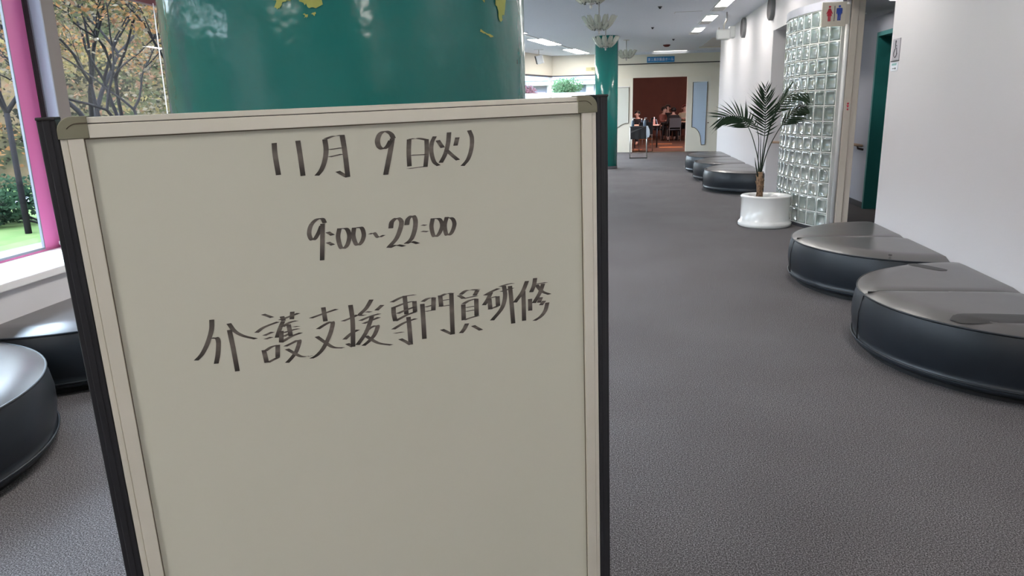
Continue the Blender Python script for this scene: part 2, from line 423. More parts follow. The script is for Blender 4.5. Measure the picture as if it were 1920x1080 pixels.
window('window_3', 0.30, 3.6, 0.555, 2.25, M['dark_red'], right=.05, left=.005)
window('window_4', 4.0, 7.8, 0.555, 2.25, M['dark_red'], right=.05, left=.05, mid=(5.9,))
window('window_5', 8.2, 12.3, 0.555, 2.25, M['dark_red'], right=.05, left=.05, mid=(10.2,))
# diagonal wall at the far left with its strip window
ax, ay, bx_, by_ = -3.95, 16.25, -2.05, 22.2
L = math.hypot(bx_ - ax, by_ - ay); ux, uy = (bx_ - ax) / L, (by_ - ay) / L
DW = Matrix.Translation((ax, ay, 0)) @ Matrix(((uy, ux, 0, 0), (-ux, uy, 0, 0), (0, 0, 1, 0), (0, 0, 0, 1)))
w = MB(DW); w.box(-0.2, 0, -0.2, L, 2.24, CEIL); w.box(-0.2, 0, -0.2, L, 0, 0.95); w.box(-0.2, 0, -0.2, 0.2, 0.95, 2.24)
struct(w.build('wall_left', M['cream']))
w6 = empty('window_6'); struct(w6)
MB(DW).box(-0.05, 0.02, 0.2, L, 2.20, 2.245).build('window_head', M['baseboard'], w6)
MB(DW).box(-0.05, 0.02, 0.2, L, 0.95, 0.98).build('window_frame', M['alu'], w6)
MB(DW).box(-0.09, -0.02, L - 0.06, L, 0.95, 2.24).build('window_frame', M['white_paint'], w6)
MB(DW).box(-0.04, -0.03, 0.2, L - .06, 0.98, 2.2).build('glass_pane', M['glass'], w6)
w7 = empty('window_7'); struct(w7)
MB().box(-2.05, -0.55, 22.18, 22.25, 2.215, 2.245).build('window_head', M['baseboard'], w7)
MB().box(-2.05, -0.55, 22.2, 22.26, 0.95, 0.98).build('window_frame', M['alu'], w7)
MB().box(-0.60, -0.55, 22.2, 22.26, 0.98, 2.2).build('window_frame', M['white_paint'], w7)
MB().box(-2.04, -0.60, 22.23, 22.24, 0.98, 2.21).build('glass_pane', M['glass'], w7)

# hall beyond the doorway
struct(MB().box(-0.7, 6.0, 22.2, 34.2, -0.1, 0.0).build('floor_hall', M['hall_floor']))
w = MB(); w.box(-0.7, 6.0, 34.0, 34.2, 0, 3.4); w.box(-0.7, -0.5, 22.4, 34.2, 0, 3.4); w.box(5.8, 6.0, 22.4, 34.0, 0, 3.4)
struct(w.build('wall_hall', M['hall_wall']))
struct(MB().box(-0.7, 6.0, 22.4, 34.2, 3.4, 3.5).build('ceiling_hall', M['black_line']))
struct(MB().box(0.29, 1.83, 22.2, 22.4, 0, 0.006).build('trim_5', M['brass']))
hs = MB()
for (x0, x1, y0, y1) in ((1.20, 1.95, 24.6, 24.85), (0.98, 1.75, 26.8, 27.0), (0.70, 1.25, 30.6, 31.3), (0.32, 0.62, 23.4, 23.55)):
    struct(MB().box(x0, x1, y0, y1, 0, 0.004).build('floor_light_patch', M['hall_light_patch']))  # pools of warm light laid on the floor as thin orange slabs

# sliding door leaves beside the doorway
def leaf(name, x0, x1, poly, gm, label=None):
    r = empty(name, (x0, 22.17, 0)); struct(r)
    MB().box(0, x1 - x0, -0.02, 0.02, 0.01, 2.11).build('door_panel', M['door_panel'], r)
    MB().prism([(a - x0, b) for a, b in poly], -0.030, -0.018, 'y').build('glass_insert', gm, r)
    n = len(poly); e = MB()
    for i in range(n):
        a, b = poly[i], poly[(i + 1) % n]
        e.tube([(a[0] - x0, -0.031, a[1]), (b[0] - x0, -0.031, b[1])], 0.009, 5)
    e.build('insert_edge', M['brass'], r)
    MB().box(poly[0][0] - x0, poly[1][0] - x0, -0.04, -0.02, poly[0][1], poly[0][1] + 0.025).build('insert_ledge', M['white_paint'], r)
    return r
arc = [(1.985 + 0.265 * math.sin(t), 0.30 + 0.40 * math.cos(t)) for t in [i * math.pi / 2 / 8 for i in range(9)]]
leafr = leaf('door_2', 1.83, 2.48, [(1.985, 1.955), (2.385, 1.965), (2.375, 0.20), (2.27, 0.19)] + arc[::-1][0:], M['door_glass'])
MB().lathe([(0.0, 0), (0.018, 0), (0.018, 0.02), (0, 0.02)], 12, cap=False).build('pull', M['brass'], leafr)
leafr.children[-1].matrix_local = Matrix.Translation((0.61, -0.02, 0.82)) @ Matrix.Rotation(R(90), 4, 'X')
arc2 = [(0.18 - 0.45 * math.sin(t), 0.42 + 0.43 * math.cos(t)) for t in [i * math.pi / 2 / 8 for i in range(9)]]
leaf('door_3', -0.55, 0.29, [(-0.27, 1.86), (0.18, 1.86)] + arc2, M['door_glass2'])

# ================================================================== GREEN PILLARS
def pillar(x, y, r, label, ht=CEIL):
    p = empty('round_pillar', (x, y, 0)); tag(p, label, 'pillar')
    MB().lathe([(r, 0.0), (r, ht)], 96).build('shaft', M['green'], p)
    MB().lathe([(r + 0.004, 0.0), (r + 0.004, 0.06), (r, 0.062)], 64, cap=False).build('skirting', M['baseboard'], p)
    return p
NPX, NPY, NPR = -0.5985, 1.639, 0.385
pn = pillar(NPX, NPY, NPR, 'large glossy green round pillar with peeling yellow patches right behind the whiteboard')
pillar(-0.352, 16.6, 0.248, 'slim green round pillar standing far off beside the end wall doorway')
def flake(th, z, sh, seed):
    """a ragged bare patch on the pillar: sh = list of (dtheta_m, dz) in metres"""
    rnd = random.Random(seed); m = MB(); n = len(sh); rr = NPR + 0.0016
    pts = []
    for i in range(n):
        a, b = sh[i], sh[(i + 1) % n]
        for k in range(4):
            t = k / 4
            pts.append((a[0] + (b[0] - a[0]) * t + rnd.uniform(-.0025, .0025), a[1] + (b[1] - a[1]) * t + rnd.uniform(-.0025, .0025)))
    cx = sum(p[0] for p in pts) / len(pts); cz = sum(p[1] for p in pts) / len(pts)
    vs = [(rr * math.cos(th + cx / rr), rr * math.sin(th + cx / rr), z + cz)]
    vs += [(rr * math.cos(th + p[0] / rr), rr * math.sin(th + p[0] / rr), z + p[1]) for p in pts]
    k = len(pts)
    m.add(vs, [(0, 1 + i, 1 + (i + 1) % k) for i in range(k)])
    m.build('bare_patch', M['primer'], pn)
flake(-1.52, 1.545, [(-.022, .03), (.022, .03), (.020, -.006), (.006, -.010), (.001, -.018), (-.010, -.021), (-.008, -.008), (-.022, -.004)], 1)
flake(-1.40, 1.545, [(-.026, .03), (.020, .03), (.024, -.016), (.010, -.022), (-.002, -.016), (-.014, -.012)], 2)
flake(-1.412, 1.512, [(-.003, .002), (.002, .003), (.003, -.003), (-.002, -.002)], 3)
flake(-1.376, 1.514, [(-.003, .002), (.003, .002), (.001, -.003)], 4)
flake(-0.37, 1.545, [(-.022, .03), (.024, .03), (.016, -.015), (.010, -.014), (.002, -.032), (-.006, -.028), (-.008, -.008), (-.020, 0.002)], 5)
flake(-0.518, 1.548, [(-.006, .004), (.006, .004), (.004, -.003)], 7)
flake(-0.50, 1.490, [(-.019, .006), (-.014, .003), (.018, -.002), (.020, -.005), (.008, -.004), (-.016, .001)], 6)

# ================================================================== WHITEBOARD STAND
WB = empty('whiteboard_stand')
WB.matrix_world = Matrix(((0.85727, -0.51468, -0.01337, -0.5342), (0.51445, 0.85734, -0.01742, 0.7232),
                          (0.02043, 0.00806, 0.99976, 0.0), (0, 0, 0, 1)))
tag(WB, 'low freestanding whiteboard with aluminium frame, black posts and handwritten black Japanese lines', 'whiteboard')
HT = 1.3303      # height of the writing surface's top edge along the posts
WW, HH, FW = 0.580, 0.86, 0.0213
def zz(v): return HT - v
MB().box(-0.004, WW + 0.004, 0.0, 0.006, zz(HH + .004), zz(-.004)).build('writing_surface', M['board'], WB)
MB().box(-0.01, WW + 0.01, 0.0065, 0.012, zz(HH + .01), zz(-.01)).build('back_panel', M['pale_plastic'], WB)
LIP = 0.0062
def frame_v(x0, s):
    a = x0; b = x0 + s * (FW - LIP - .0007)
    c = b + s * .0007; e = x0 + s * FW
    m = MB(); m.box(min(a, b), max(a, b), -0.0042, 0.014, zz(HH), zz(0)); m.box(min(c, e), max(c, e), -0.0030, 0.014, zz(HH), zz(0))
    m.box(min(b, c), max(b, c), -0.0015, 0.012, zz(HH), zz(0))
    return m.build('frame_side', M['frame'], WB, bevel=0.0006)
frame_v(0, -1); frame_v(WW, 1)
def frame_h(v0, s, nm):
    a = v0; b = v0 + s * (FW - LIP - .0009); c = b + s * .0009; e = v0 + s * FW
    m = MB()
    m.box(0.0, WW, -0.0042, 0.014, min(zz(a), zz(b)), max(zz(a), zz(b)))
    m.box(0.0, WW, -0.0030, 0.014, min(zz(c), zz(e)), max(zz(c), zz(e)))
    m.build(nm, M['frame'], WB, bevel=0.0006)
    MB().box(0.0, WW, -0.0005, 0.012, min(zz(b), zz(c)), max(zz(b), zz(c))).build('frame_groove', M['black_line'], WB)
frame_h(0, -1, 'frame_top'); frame_h(HH, 1, 'frame_bottom')
# thin dark joint between enamel and frame
j = MB()
j.box(0, WW, -0.0006, 0.001, zz(0.0012), zz(0.0)); j.box(0, 0.0009, -0.0006, 0.001, zz(HH), zz(0)); j.box(WW - 0.0009, WW, -0.0006, 0.001, zz(HH), zz(0))
j.build('surface_joint', M['brass'], WB)
def corner(cx, cz, sx, sz):
    # L shaped plastic corner with a rounded outer edge, covering the mitre
    A = 0.0225; rr = 0.015; inner = 0.0
    pts = [(cx - sx * 0.0, cz - sz * 0.0)]
    o = [(cx - sx * 0.006, cz), (cx - sx * 0.006, cz + sz * A)] 
    for i in range(9):
        t = math.pi / 2 * i / 8
        o.append((cx + sx * (A - rr + rr * math.sin(t)), cz + sz * (A - rr + rr * math.cos(t))))
    o.append((cx + sx * A, cz))
    if sx * sz < 0: o = o[::-1]
    m = MB().prism(o, -0.0052, 0.015, 'y')
    c = m.build('corner_cap', M['cap'], WB, bevel=0.0008)
    o2 = []
    for i in range(9):
        t = math.pi / 2 * i / 8
        o2.append((cx + sx * (A - rr - .004 + rr * math.sin(t) * .8), -0.0053, cz + sz * (A - rr - .004 + rr * math.cos(t) * .8)))
    MB().tube([(cx - sx * .006, -.0053, o2[0][2])] + o2[:6], 0.0006, 5).build('cap_line', M['brass'], c)
for sx in (-1, 1):
    for (vz, sz) in ((0.0, 1), (HH, -1)):
        corner(0.0 if sx < 0 else WW, zz(vz), sx, sz)
for s in (-1, 1):
    a = -0.0392 if s < 0 else WW + 0.0222; b = a + 0.0170
    p = MB(); p.box(a, b, -0.0035, 0.030, 0.035, zz(-0.0200))
    p.box(a + .005, b - .005, -0.0045, 0.0, 0.035, zz(-0.0200))
    post = p.build('post', M['post_black'], WB, bevel=0.0012)
    MB().box(a - .0004, b + .0004, -0.0052, 0.031, zz(-0.0195), zz(-0.0228)).build('post_cap', M['black_line'], post, bevel=0.001)
    ft = MB(); ft.box(a - 0.004, b + 0.004, -0.21, 0.24, 0.028, 0.056)
    foot = ft.build('foot', M['post_black'], WB, bevel=0.004)
    for yy in (-0.19, 0.22):
        cs = MB(Matrix.Translation((a + .0085, yy, 0.016)) @ Matrix.Rotation(R(90), 4, 'Y') @ Matrix.Translation((0, 0, -.008)))
        cs.lathe([(0.001, 0), (0.0155, 0), (0.0155, 0.016), (0.001, 0.016)], 20).build('caster', M['dark_metal'], foot)
MB().box(-0.03, WW + 0.03, 0.006, 0.024, 0.20, 0.225).build('crossbar', M['post_black'], WB)

# handwriting: each entry is (half nib, strokes) in tenths of a millimetre from the surface's top left corner
INK = [
    ("25,-1","1877,158 1872,292 1883,520"),
    ("25,-1","2139,147 2147,310 2154,550"),
    ("26,-1","2444,149 2447,268 2420,390 2370,495 2310,560|2452,146 2547,118 2648,115|2648,112 2658,251 2665,422 2668,603|2668,603 2612,567 2556,527|2478,270 2634,257|2474,355 2632,330"),
    ("28,-1","3255,184 3227,128 3165,96 3098,121 3059,197 3069,268 3115,302 3174,274 3221,206|3242,184 3201,347 3125,610"),
    ("25,-1","3448,207 3431,362 3427,531|3451,207 3552,201 3660,224|3666,219 3658,377 3628,553|3454,399 3647,402|3408,559 3637,546"),
    ("24,-1","3773,190 3730,268 3717,380 3743,496 3800,549"),
    ("26,-1","3807,240 3867,333|3960,152 3939,280 3896,408 3829,515|4065,219 4033,318|3916,369 3990,439 4057,498"),
    ("25,-1","4224,141 4255,233 4242,364 4190,494 4111,575"),
    ("23,0","2345,1123 2319,1069 2248,1074 2180,1139 2151,1232 2170,1306 2209,1302 2263,1228 2303,1151|2317,1129 2295,1328 2267,1570"),
    ("25,0","2365,1235 2423,1280|2355,1359 2414,1398"),
    ("24,0","2510,1205 2483,1316 2510,1450 2577,1425 2619,1314 2596,1222 2533,1211"),
    ("24,0","2685,1215 2667,1320 2698,1430 2757,1404 2794,1317 2774,1224 2709,1222"),
    ("20,-1","2863,1316 2922,1306 2966,1365 3043,1344"),
    ("27,0","3133,1270 3156,1189 3227,1149 3273,1200 3249,1298 3189,1410 3088,1508 3183,1485 3283,1513"),
    ("27,0","3338,1249 3360,1176 3423,1140 3452,1202 3435,1318 3383,1431 3311,1483 3381,1465 3465,1500"),
    ("21,-1","3530,1269 3585,1279|3524,1348 3602,1361"),
    ("24,0","3678,1199 3653,1307 3679,1429 3742,1410 3794,1304 3764,1216 3686,1204"),
    ("25,0","3863,1200 3829,1308 3848,1430 3911,1411 3959,1304 3932,1224 3862,1212"),
    ("23,1","954,2114 934,2236 873,2385 798,2506 724,2574|1130,2188 1183,2290 1271,2364 1404,2423|932,2342 974,2336 990,2392 966,2535 932,2651|1126,2267 1138,2457 1145,2635 1150,2787"),
    ("23,1","1519,2134 1618,2190|1419,2348 1512,2295 1679,2253|1500,2398 1603,2368|1509,2445 1583,2429|1475,2576 1490,2738|1489,2592 1569,2551 1652,2542|1640,2539 1622,2692|1503,2740 1628,2696|1700,2236 1925,2182|1730,2193 1742,2250|1854,2153 1838,2244|1735,2255 1687,2344 1642,2446|1703,2373 1685,2508|1721,2322 1814,2281 1894,2273|1793,2305 1802,2452|1845,2345 1907,2344|1725,2398 1842,2379 1906,2376|1720,2445 1799,2419|1680,2515 1807,2459 1926,2430|1724,2573 1811,2543 1896,2523 1850,2648 1791,2722 1722,2783|1739,2608 1833,2687 1905,2735 2022,2746"),
    ("24,1","2059,2267 2206,2234 2381,2199|2221,2153 2229,2332|2128,2417 2232,2368 2312,2356 2272,2494 2175,2662 2087,2746 2012,2778|2105,2509 2207,2610 2293,2682 2411,2709"),
    ("25,1","2434,2364 2541,2338 2625,2309|2550,2171 2557,2383 2532,2715|2532,2715 2494,2687 2463,2661|2435,2603 2522,2541 2614,2503|2815,2139 2740,2241 2652,2313 2718,2330|2734,2286 2795,2299|2946,2229 2865,2288|2651,2391 2783,2354 2902,2337|2688,2435 2891,2382|2804,2357 2712,2551 2589,2700|2713,2537 2770,2503 2861,2488 2817,2597 2741,2671 2661,2723|2706,2600 2796,2680 2875,2730 3020,2774"),
    ("26,1","3066,2211 3217,2161 3377,2155|3240,2150 3245,2396|3085,2278 3081,2364 3094,2464|3095,2282 3253,2245 3368,2240|3361,2239 3360,2380|3130,2371 3246,2338 3362,2316|3094,2464 3197,2425 3255,2405 3369,2381|3057,2570 3205,2506 3365,2473|3267,2436 3270,2582 3270,2812|3270,2812 3213,2765 3138,2711|3070,2626 3181,2624"),
    ("27,1","3462,2290 3461,2451 3457,2764|3467,2262 3542,2229 3637,2228|3618,2232 3603,2399|3498,2339 3623,2325|3494,2397 3618,2394|3707,2211 3712,2363|3711,2224 3794,2199 3882,2211|3860,2208 3853,2436 3844,2765|3844,2765 3775,2723 3700,2674|3722,2284 3833,2282|3687,2360 3840,2360"),
    ("28,1","3962,2247 4027,2298|3985,2240 4078,2194 4242,2209|4222,2214 4180,2278|4019,2300 4210,2287|4015,2378 4009,2595|4015,2371 4100,2338 4208,2327|4200,2330 4192,2559|4042,2427 4180,2425|4039,2479 4177,2477|4009,2595 4094,2578 4214,2563|4052,2647 4010,2716 3961,2766|4134,2690 4186,2729 4246,2772"),
    ("28,1","4325,2298 4428,2257 4523,2230|4412,2270 4360,2361 4303,2431|4384,2349 4392,2502|4400,2344 4502,2336|4502,2336 4504,2472|4377,2499 4496,2474|4547,2209 4650,2190 4738,2187|4560,2280 4727,2249|4602,2206 4612,2351 4557,2511 4408,2660|4689,2218 4702,2456 4714,2751"),
    ("28,1","4941,2183 4868,2326 4750,2459|4881,2316 4880,2528 4877,2737|4977,2441 4974,2607|5063,2158 5041,2258 4997,2347|5065,2246 5230,2240|5180,2254 5126,2377 5032,2507|5081,2256 5160,2359 5274,2417|5141,2441 5109,2512|5189,2498 5137,2553|5237,2530 5201,2638 5132,2714 5031,2761"),
]
rnd = random.Random(4)
for nib, strokes in INK:
    nx, ny = (float(t) / 1e4 for t in nib.split(','))
    vs, fs, tint = [], [], []
    for st in strokes.split('|'):
        pts = [tuple(float(c) / 1e4 for c in p.split(',')) for p in st.split()]
        pts = crom(pts, 6) if len(pts) > 2 else [tuple(pts[0][k] + (pts[1][k] - pts[0][k]) * i / 6 for k in (0, 1)) for i in range(7)]
        n = len(pts); lay = 0.00025 + rnd.uniform(0, .00008)
        base = len(vs)
        tot = sum(math.dist(pts[i], pts[i + 1]) for i in range(n - 1)); run = 0
        for i, (u, v) in enumerate(pts):
            if i: run += math.dist(pts[i], pts[i - 1])
            t = run / max(tot, 1e-6)
            a, b = pts[max(i - 1, 0)], pts[min(i + 1, n - 1)]
            dx, dy = b[0] - a[0], b[1] - a[1]; dl = math.hypot(dx, dy) or 1
            px_, py_ = -dy / dl * .00042, dx / dl * .00042          # least thickness across the stroke
            k = 1.0 if nx * px_ + ny * py_ >= 0 else -1.0
            hx, hy = nx * .98 + k * px_, ny * .98 + k * py_
            vs.append((u - hx, -lay, zz(v - hy))); vs.append((u + hx, -lay, zz(v + hy)))
            edge = min(1, max(abs(t - .42) * 2 - 0.1, 0))
            thin = 1 - abs(nx * py_ - ny * px_) / (math.hypot(nx, ny) * .00042 + 1e-9)
            c = 0.17 * (1 - edge) + 0.045 * edge
            c *= 0.78 + 0.3 * rnd.random() * (1 - edge)
            for q in range(2): tint.append((c * 1.06, c * .92, c * .80, 1))
        for i in range(n - 1):
            a = base + 2 * i
            fs.append((a, a + 1, a + 3, a + 2))
    me = bpy.data.meshes.new('written_character'); me.from_pydata(vs, [], fs); me.update()
    ca = me.color_attributes.new('tint', 'FLOAT_COLOR', 'POINT')
    for i, t in enumerate(tint): ca.data[i].color = t
    me.materials.append(M['ink'])
    o = bpy.data.objects.new('written_character', me); COL.objects.link(o); o.parent = WB

# ================================================================== OTTOMANS (half-round, against a wall)
OH = 0.335
def make_ottoman(Rr):
    """flat side on x=0, bulging towards -x"""
    root = empty('half_round_ottoman')
    MB().lathe([(0.02, 0.0), (Rr - .055, 0.0), (Rr - .055, 0.05), (0.02, 0.05)], 40, 0, 0, math.pi / 2, 1.5 * math.pi, smooth=False).build('plinth', M['plinth'], root)
    for k in (0, 1):
        a0 = math.pi / 2 + k * math.pi / 2 + (.004 if k else 0); a1 = a0 + math.pi / 2 - .004
        prof = [(Rr - .05, .032), (Rr - .012, .036), (Rr - .002, .05), (Rr, .064), (Rr - .012, .070), (Rr - .004, .10), (Rr + .006, .16), (Rr + .006, .22), (Rr - .004, .28), (Rr - .016, OH - .018)]
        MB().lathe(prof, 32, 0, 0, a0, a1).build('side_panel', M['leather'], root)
        c = MB(); n1, n2 = 10, 32; vs = []; fs = []
        for i in range(n1 + 1):
            for q in range(n2 + 1):
                r_ = (Rr - .014) * i / n1; t = a0 + (a1 - a0) * q / n2
                f_ = i / n1
                seam = abs(r_ * math.sin(t)); edge = min((1 - f_) * 9, 1); sm = min(seam / .05, 1)
                wal = min(abs(r_ * math.cos(t)) / .04, 1)
                h = OH - .016 + .020 * math.sqrt(max(edge, 0)) + .010 * math.sqrt(sm) * min((1 - f_) * 9, 1) + .004 * wal
                vs.append((r_ * math.cos(t), r_ * math.sin(t), h))
        for i in range(n1):
            for q in range(n2):
                a = i * (n2 + 1) + q
                fs.append((a, a + n2 + 1, a + n2 + 2, a + 1) if i else (a, a + n2 + 1, a + n2 + 2, a + 1))
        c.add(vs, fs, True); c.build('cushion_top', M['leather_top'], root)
    pts = [((Rr - .013) * math.cos(math.pi / 2 + math.pi * i / 48), (Rr - .013) * math.sin(math.pi / 2 + math.pi * i / 48), OH - .014) for i in range(49)]
    MB().tube(pts, 0.0055, 6).build('piping', M['leather'], root)
    pts = [((Rr - .0) * math.cos(math.pi / 2 + math.pi * i / 48), (Rr - .0) * math.sin(math.pi / 2 + math.pi * i / 48), .066) for i in range(49)]
    MB().tube(pts, 0.005, 6).build('piping', M['leather'], root)
    MB().tube([(-(Rr + .004), 0, .07), (-(Rr + .008), 0, .16), (-(Rr + .008), 0, .22), (-(Rr - .012), 0, OH - .02)], 0.0035, 5).build('seam', M['plinth'], root)
    MB().box(-Rr * .96, -.01, -.003, .003, OH - .01, OH + .004).build('seam', M['plinth'], root)
    for o in root.children:
        for v in o.data.vertices: v.co.x *= .945
    return root
proto = make_ottoman(0.84)
G1, G2, G3 = 'near ottomans along the right wall', 'far ottomans along the right wall', 'ottomans under the window'
proto.location = (2.095, 4.09, 0); tag(proto, 'nearest black leather half-round ottoman at right, long dark repair tape on top', 'ottoman', G1)
def place(x, y, rz, label, group):
    o = copy_tree(proto); o.location = (x, y, 0); o.rotation_euler = (0, 0, rz); tag(o, label, 'ottoman', group); return o
oB = place(2.095, 5.77, 0, 'black half-round ottoman behind the taped one, beside the glass blocks', G1)
far_lab = ['nearest of three far black ottomans, partly behind the white plant pot', 'middle of the three far black ottomans by the doorway wall', 'farthest black ottoman, beside the hall doorway']
for yy, lb in zip((12.18, 13.9, 15.62), far_lab): place(2.095, yy, 0, lb, G2)
oL1 = place(-3.03, 2.10, math.pi - R(3.3), 'nearest black ottoman at the left edge, shining in window light', G3)
oL2 = place(-3.14, 3.78, math.pi - R(3.3), 'second black ottoman under the windowsill, touching the whiteboard post in view', G3)
def stadium(l, w_, n=8, taper=0.8):
    o = []
    for i in range(n + 1):
        t = -math.pi / 2 + math.pi * i / n; o.append((l / 2 - w_ / 2 + w_ / 2 * math.cos(t), w_ / 2 * math.sin(t)))
    for i in range(n + 1):
        t = math.pi / 2 + math.pi * i / n; o.append((-l / 2 + w_ / 2 + w_ / 2 * math.cos(t), w_ / 2 * taper * math.sin(t)))
    return o
def top_h(x, y, Rr=.84):
    x = x / .945; r_ = math.hypot(x, y); f_ = r_ / (Rr - .014)
    edge = min((1 - f_) * 9, 1); sm = min(abs(y) / .05, 1); wal = min(abs(x) / .04, 1)
    return OH - .016 + .020 * math.sqrt(max(edge, 0)) + .010 * math.sqrt(sm) * max(min((1 - f_) * 9, 1), 0) + .004 * wal
def patch(par, x, y, l, w_, rz):
    vs = []; fs = []; n1, n2 = 18, 6; c, s_ = math.cos(rz), math.sin(rz)
    for i in range(n1 + 1):
        u = -1 + 2 * i / n1; hw_ = w_ / 2 * max(1 - abs(u) ** 5, 0) ** .5 * (1 if u > 0 else 1 - .3 * u * u) + 1e-4
        for q in range(n2 + 1):
            v = -1 + 2 * q / n2; a, b = u * l / 2, v * hw_
            px, py = x + a * c - b * s_, y + a * s_ + b * c
            vs.append((px, py, top_h(px, py) + .0022 - .003 * (abs(v) > .99)))
    for i in range(n1):
        for q in range(n2): a = i * (n2 + 1) + q; fs.append((a, a + n2 + 1, a + n2 + 2, a + 1))
    return MB().add(vs, fs, True).build('repair_tape', M['tape'], par)
patch(proto, 1.775 - 2.095, 3.55 - 4.09, 0.48, 0.16, R(-3))
patch(proto, 1.845 - 2.095, 4.67 - 4.09, 0.26, 0.10, R(-58))
def button(par, x, y):
    MB().lathe([(0.001, OH + .016), (.010, OH + .0175), (.012, OH + .012)], 12, x, y, cap=False).build('button', M['tape'], par)
button(proto, 1.79 - 2.095, 4.36 - 4.09); button(oB, 1.765 - 2.095, 5.06 - 5.77)

# ================================================================== GLASS BLOCK SCREEN
gb = empty('glass_block_screen', (2.16, 8.03, 0)); tag(gb, 'curved screen wall of square glass blocks behind the potted palm', 'partition')
BW, BH, ROWS, COLS, Z0 = 0.155, 0.157, 14, 14, 0.045
pos = []; p = Vector((0, 0)); hd = R(118)
for i in range(COLS):
    dr = Vector((math.cos(hd), math.sin(hd))); pos.append((p + dr * BW / 2, hd)); p = p + dr * BW; hd -= R(4.5)
endp, endh = p.copy(), hd
bl = MB(); hw, hh = BW / 2 - .0055, BH / 2 - .0055
def ring(sx, y, q=0): return [(-sx, y, -sx), (sx, y, -sx), (sx, y, sx), (-sx, y, sx)]
vs = []; fs = []
lv = [(hw, -.012), (hw, .0), ]
rings = [[(sx * hw, .030, sz * hh) for sx, sz in ((-1, -1), (1, -1), (1, 1), (-1, 1))],
         [(sx * (hw - .006), .040, sz * (hh - .006)) for sx, sz in ((-1, -1), (1, -1), (1, 1), (-1, 1))],
         [(sx * (hw - .014), .040, sz * (hh - .014)) for sx, sz in ((-1, -1), (1, -1), (1, 1), (-1, 1))],
         [(sx * (hw - .024), .030, sz * (hh - .024)) for sx, sz in ((-1, -1), (1, -1), (1, 1), (-1, 1))],
         [(sx * .022, .024, sz * .022) for sx, sz in ((-1, -1), (1, -1), (1, 1), (-1, 1))]]
for r_ in rings: vs += r_
for i in range(4):
    for k in range(4): fs.append((i * 4 + k, i * 4 + (k + 1) % 4, (i + 1) * 4 + (k + 1) % 4, (i + 1) * 4 + k))
fs.append((16, 17, 18, 19))
back = [(x, -.035, z) for x, y, z in rings[0]]; b0 = len(vs); vs += back
for k in range(4): fs.append((b0 + k, b0 + (k + 1) % 4, (k + 1) % 4, k))
fs.append((b0 + 3, b0 + 2, b0 + 1, b0))
bl.add(vs, fs, True)
blk = bl.build('glass_block', M['block'], gb)
first = True
for (c, h) in pos:
    for r_ in range(ROWS):
        o = blk if first else dup(blk, gb)
        first = False
        o.matrix_local = Matrix.Translation((c.x, c.y, Z0 + BH * (r_ + .5))) @ Matrix.Rotation(h, 4, 'Z')
mo = MB()
for (c, h) in pos:
    mo.mx = Matrix.Translation((c.x, c.y, 0)) @ Matrix.Rotation(h, 4, 'Z')
    for r_ in range(ROWS + 1): mo.box(-BW / 2 - .003, BW / 2 + .003, -.036, .037, Z0 + BH * r_ - .0055, Z0 + BH * r_ + .0055)
    mo.box(-BW / 2 - .0055, -BW / 2 + .0055, -.036, .037, Z0, Z0 + BH * ROWS)
mo.build('mortar_grid', M['mortar'], gb)
bb = MB(); tp = MB()
for (c, h) in pos:
    for q, a, b, s_ in ((bb, 0, .035, .030), (tp, Z0 + BH * ROWS + .005, 2.33, .045)):
        q.mx = Matrix.Translation((c.x, c.y, 0)) @ Matrix.Rotation(h, 4, 'Z'); q.box(-BW / 2 - .004, BW / 2 + .004, -.034, s_, a, b)
bb.build('base_strip', M['baseboard'], gb); tp.build('head_channel', M['wall_cool'], gb)
MB(Matrix.Translation((endp.x, endp.y, 0)) @ Matrix.Rotation(endh, 4, 'Z')).box(0, .04, -.04, .04, 0, 2.33).build('end_cap', M['white_paint'], gb)
# rounded white upright where the blocks stop, then the beige post
MB().lathe([(0.022, 0), (0.022, 2.33)], 20, 0.022, -0.022).build('end_cap', M['white_paint'], gb)
ps = empty('corner_post', (2.16, 8.03, 0)); tag(ps, 'beige square post at the right end of the glass block screen', 'post')
MB().box(.045, .112, -.045, .10, 0, 2.33).build('post_half', M['post_beige'], ps, bevel=.004)
MB().box(.114, .176, -.030, .10, 0, 2.33).build('post_half', M['post_beige'], ps, bevel=.004)
e = empty('emergency_mark', (2.24, 7.98, 1.29)); tag(e, 'tiny red marker fixed on the beige post', 'marker')
MB().ball((0, 0, .028), .010, 6).build('mark_dot', M['red'], e)
MB().prism([(-.013, .012), (.013, .012), (0, -.012)], -.003, .003, 'y').build('mark_arrow', M['red'], e)
MB().ball((0, 0, -.028), .009, 6).build('mark_dot', M['red'], e)

# restroom sign
rs = empty('restroom_sign', (1.915, 7.93, 2.055)); tag(rs, 'square cream restroom sign with red woman and blue man', 'sign')
MB().box(0, .225, 0, .015, 0, .225).build('plate', M['sign_cream'], rs, bevel=.003)
MB().box(.205, .26, .004, .02, .02, .20).build('arm', M['post_beige'], rs)
def disc(m, cx, cz, r, n=14, y0=-.004, y1=.001): return m.prism([(cx + r * math.cos(2 * math.pi * i / n), cz + r * math.sin(2 * math.pi * i / n)) for i in range(n)], y0, y1, 'y')
f = MB(); disc(f, .070, .181, .0105)
f.prism([(.061, .165), (.079, .165), (.092, .096), (.048, .096)], -.004, .001, 'y')
f.prism([(.061, .165), (.040, .118), (.046, .115), (.064, .150)], -.004, .001, 'y'); f.prism([(.079, .165), (.100, .118), (.094, .115), (.076, .150)], -.004, .001, 'y')
f.box(.058, .0685, -.004, .001, .048, .098); f.box(.0715, .082, -.004, .001, .048, .098)
f.build('woman_symbol', M['red'], rs)
MB().box(.1135, .1185, -.004, .001, .048, .19).build('divider_line', M['dark_print'], rs)
f = MB(); disc(f, .160, .183, .0105)
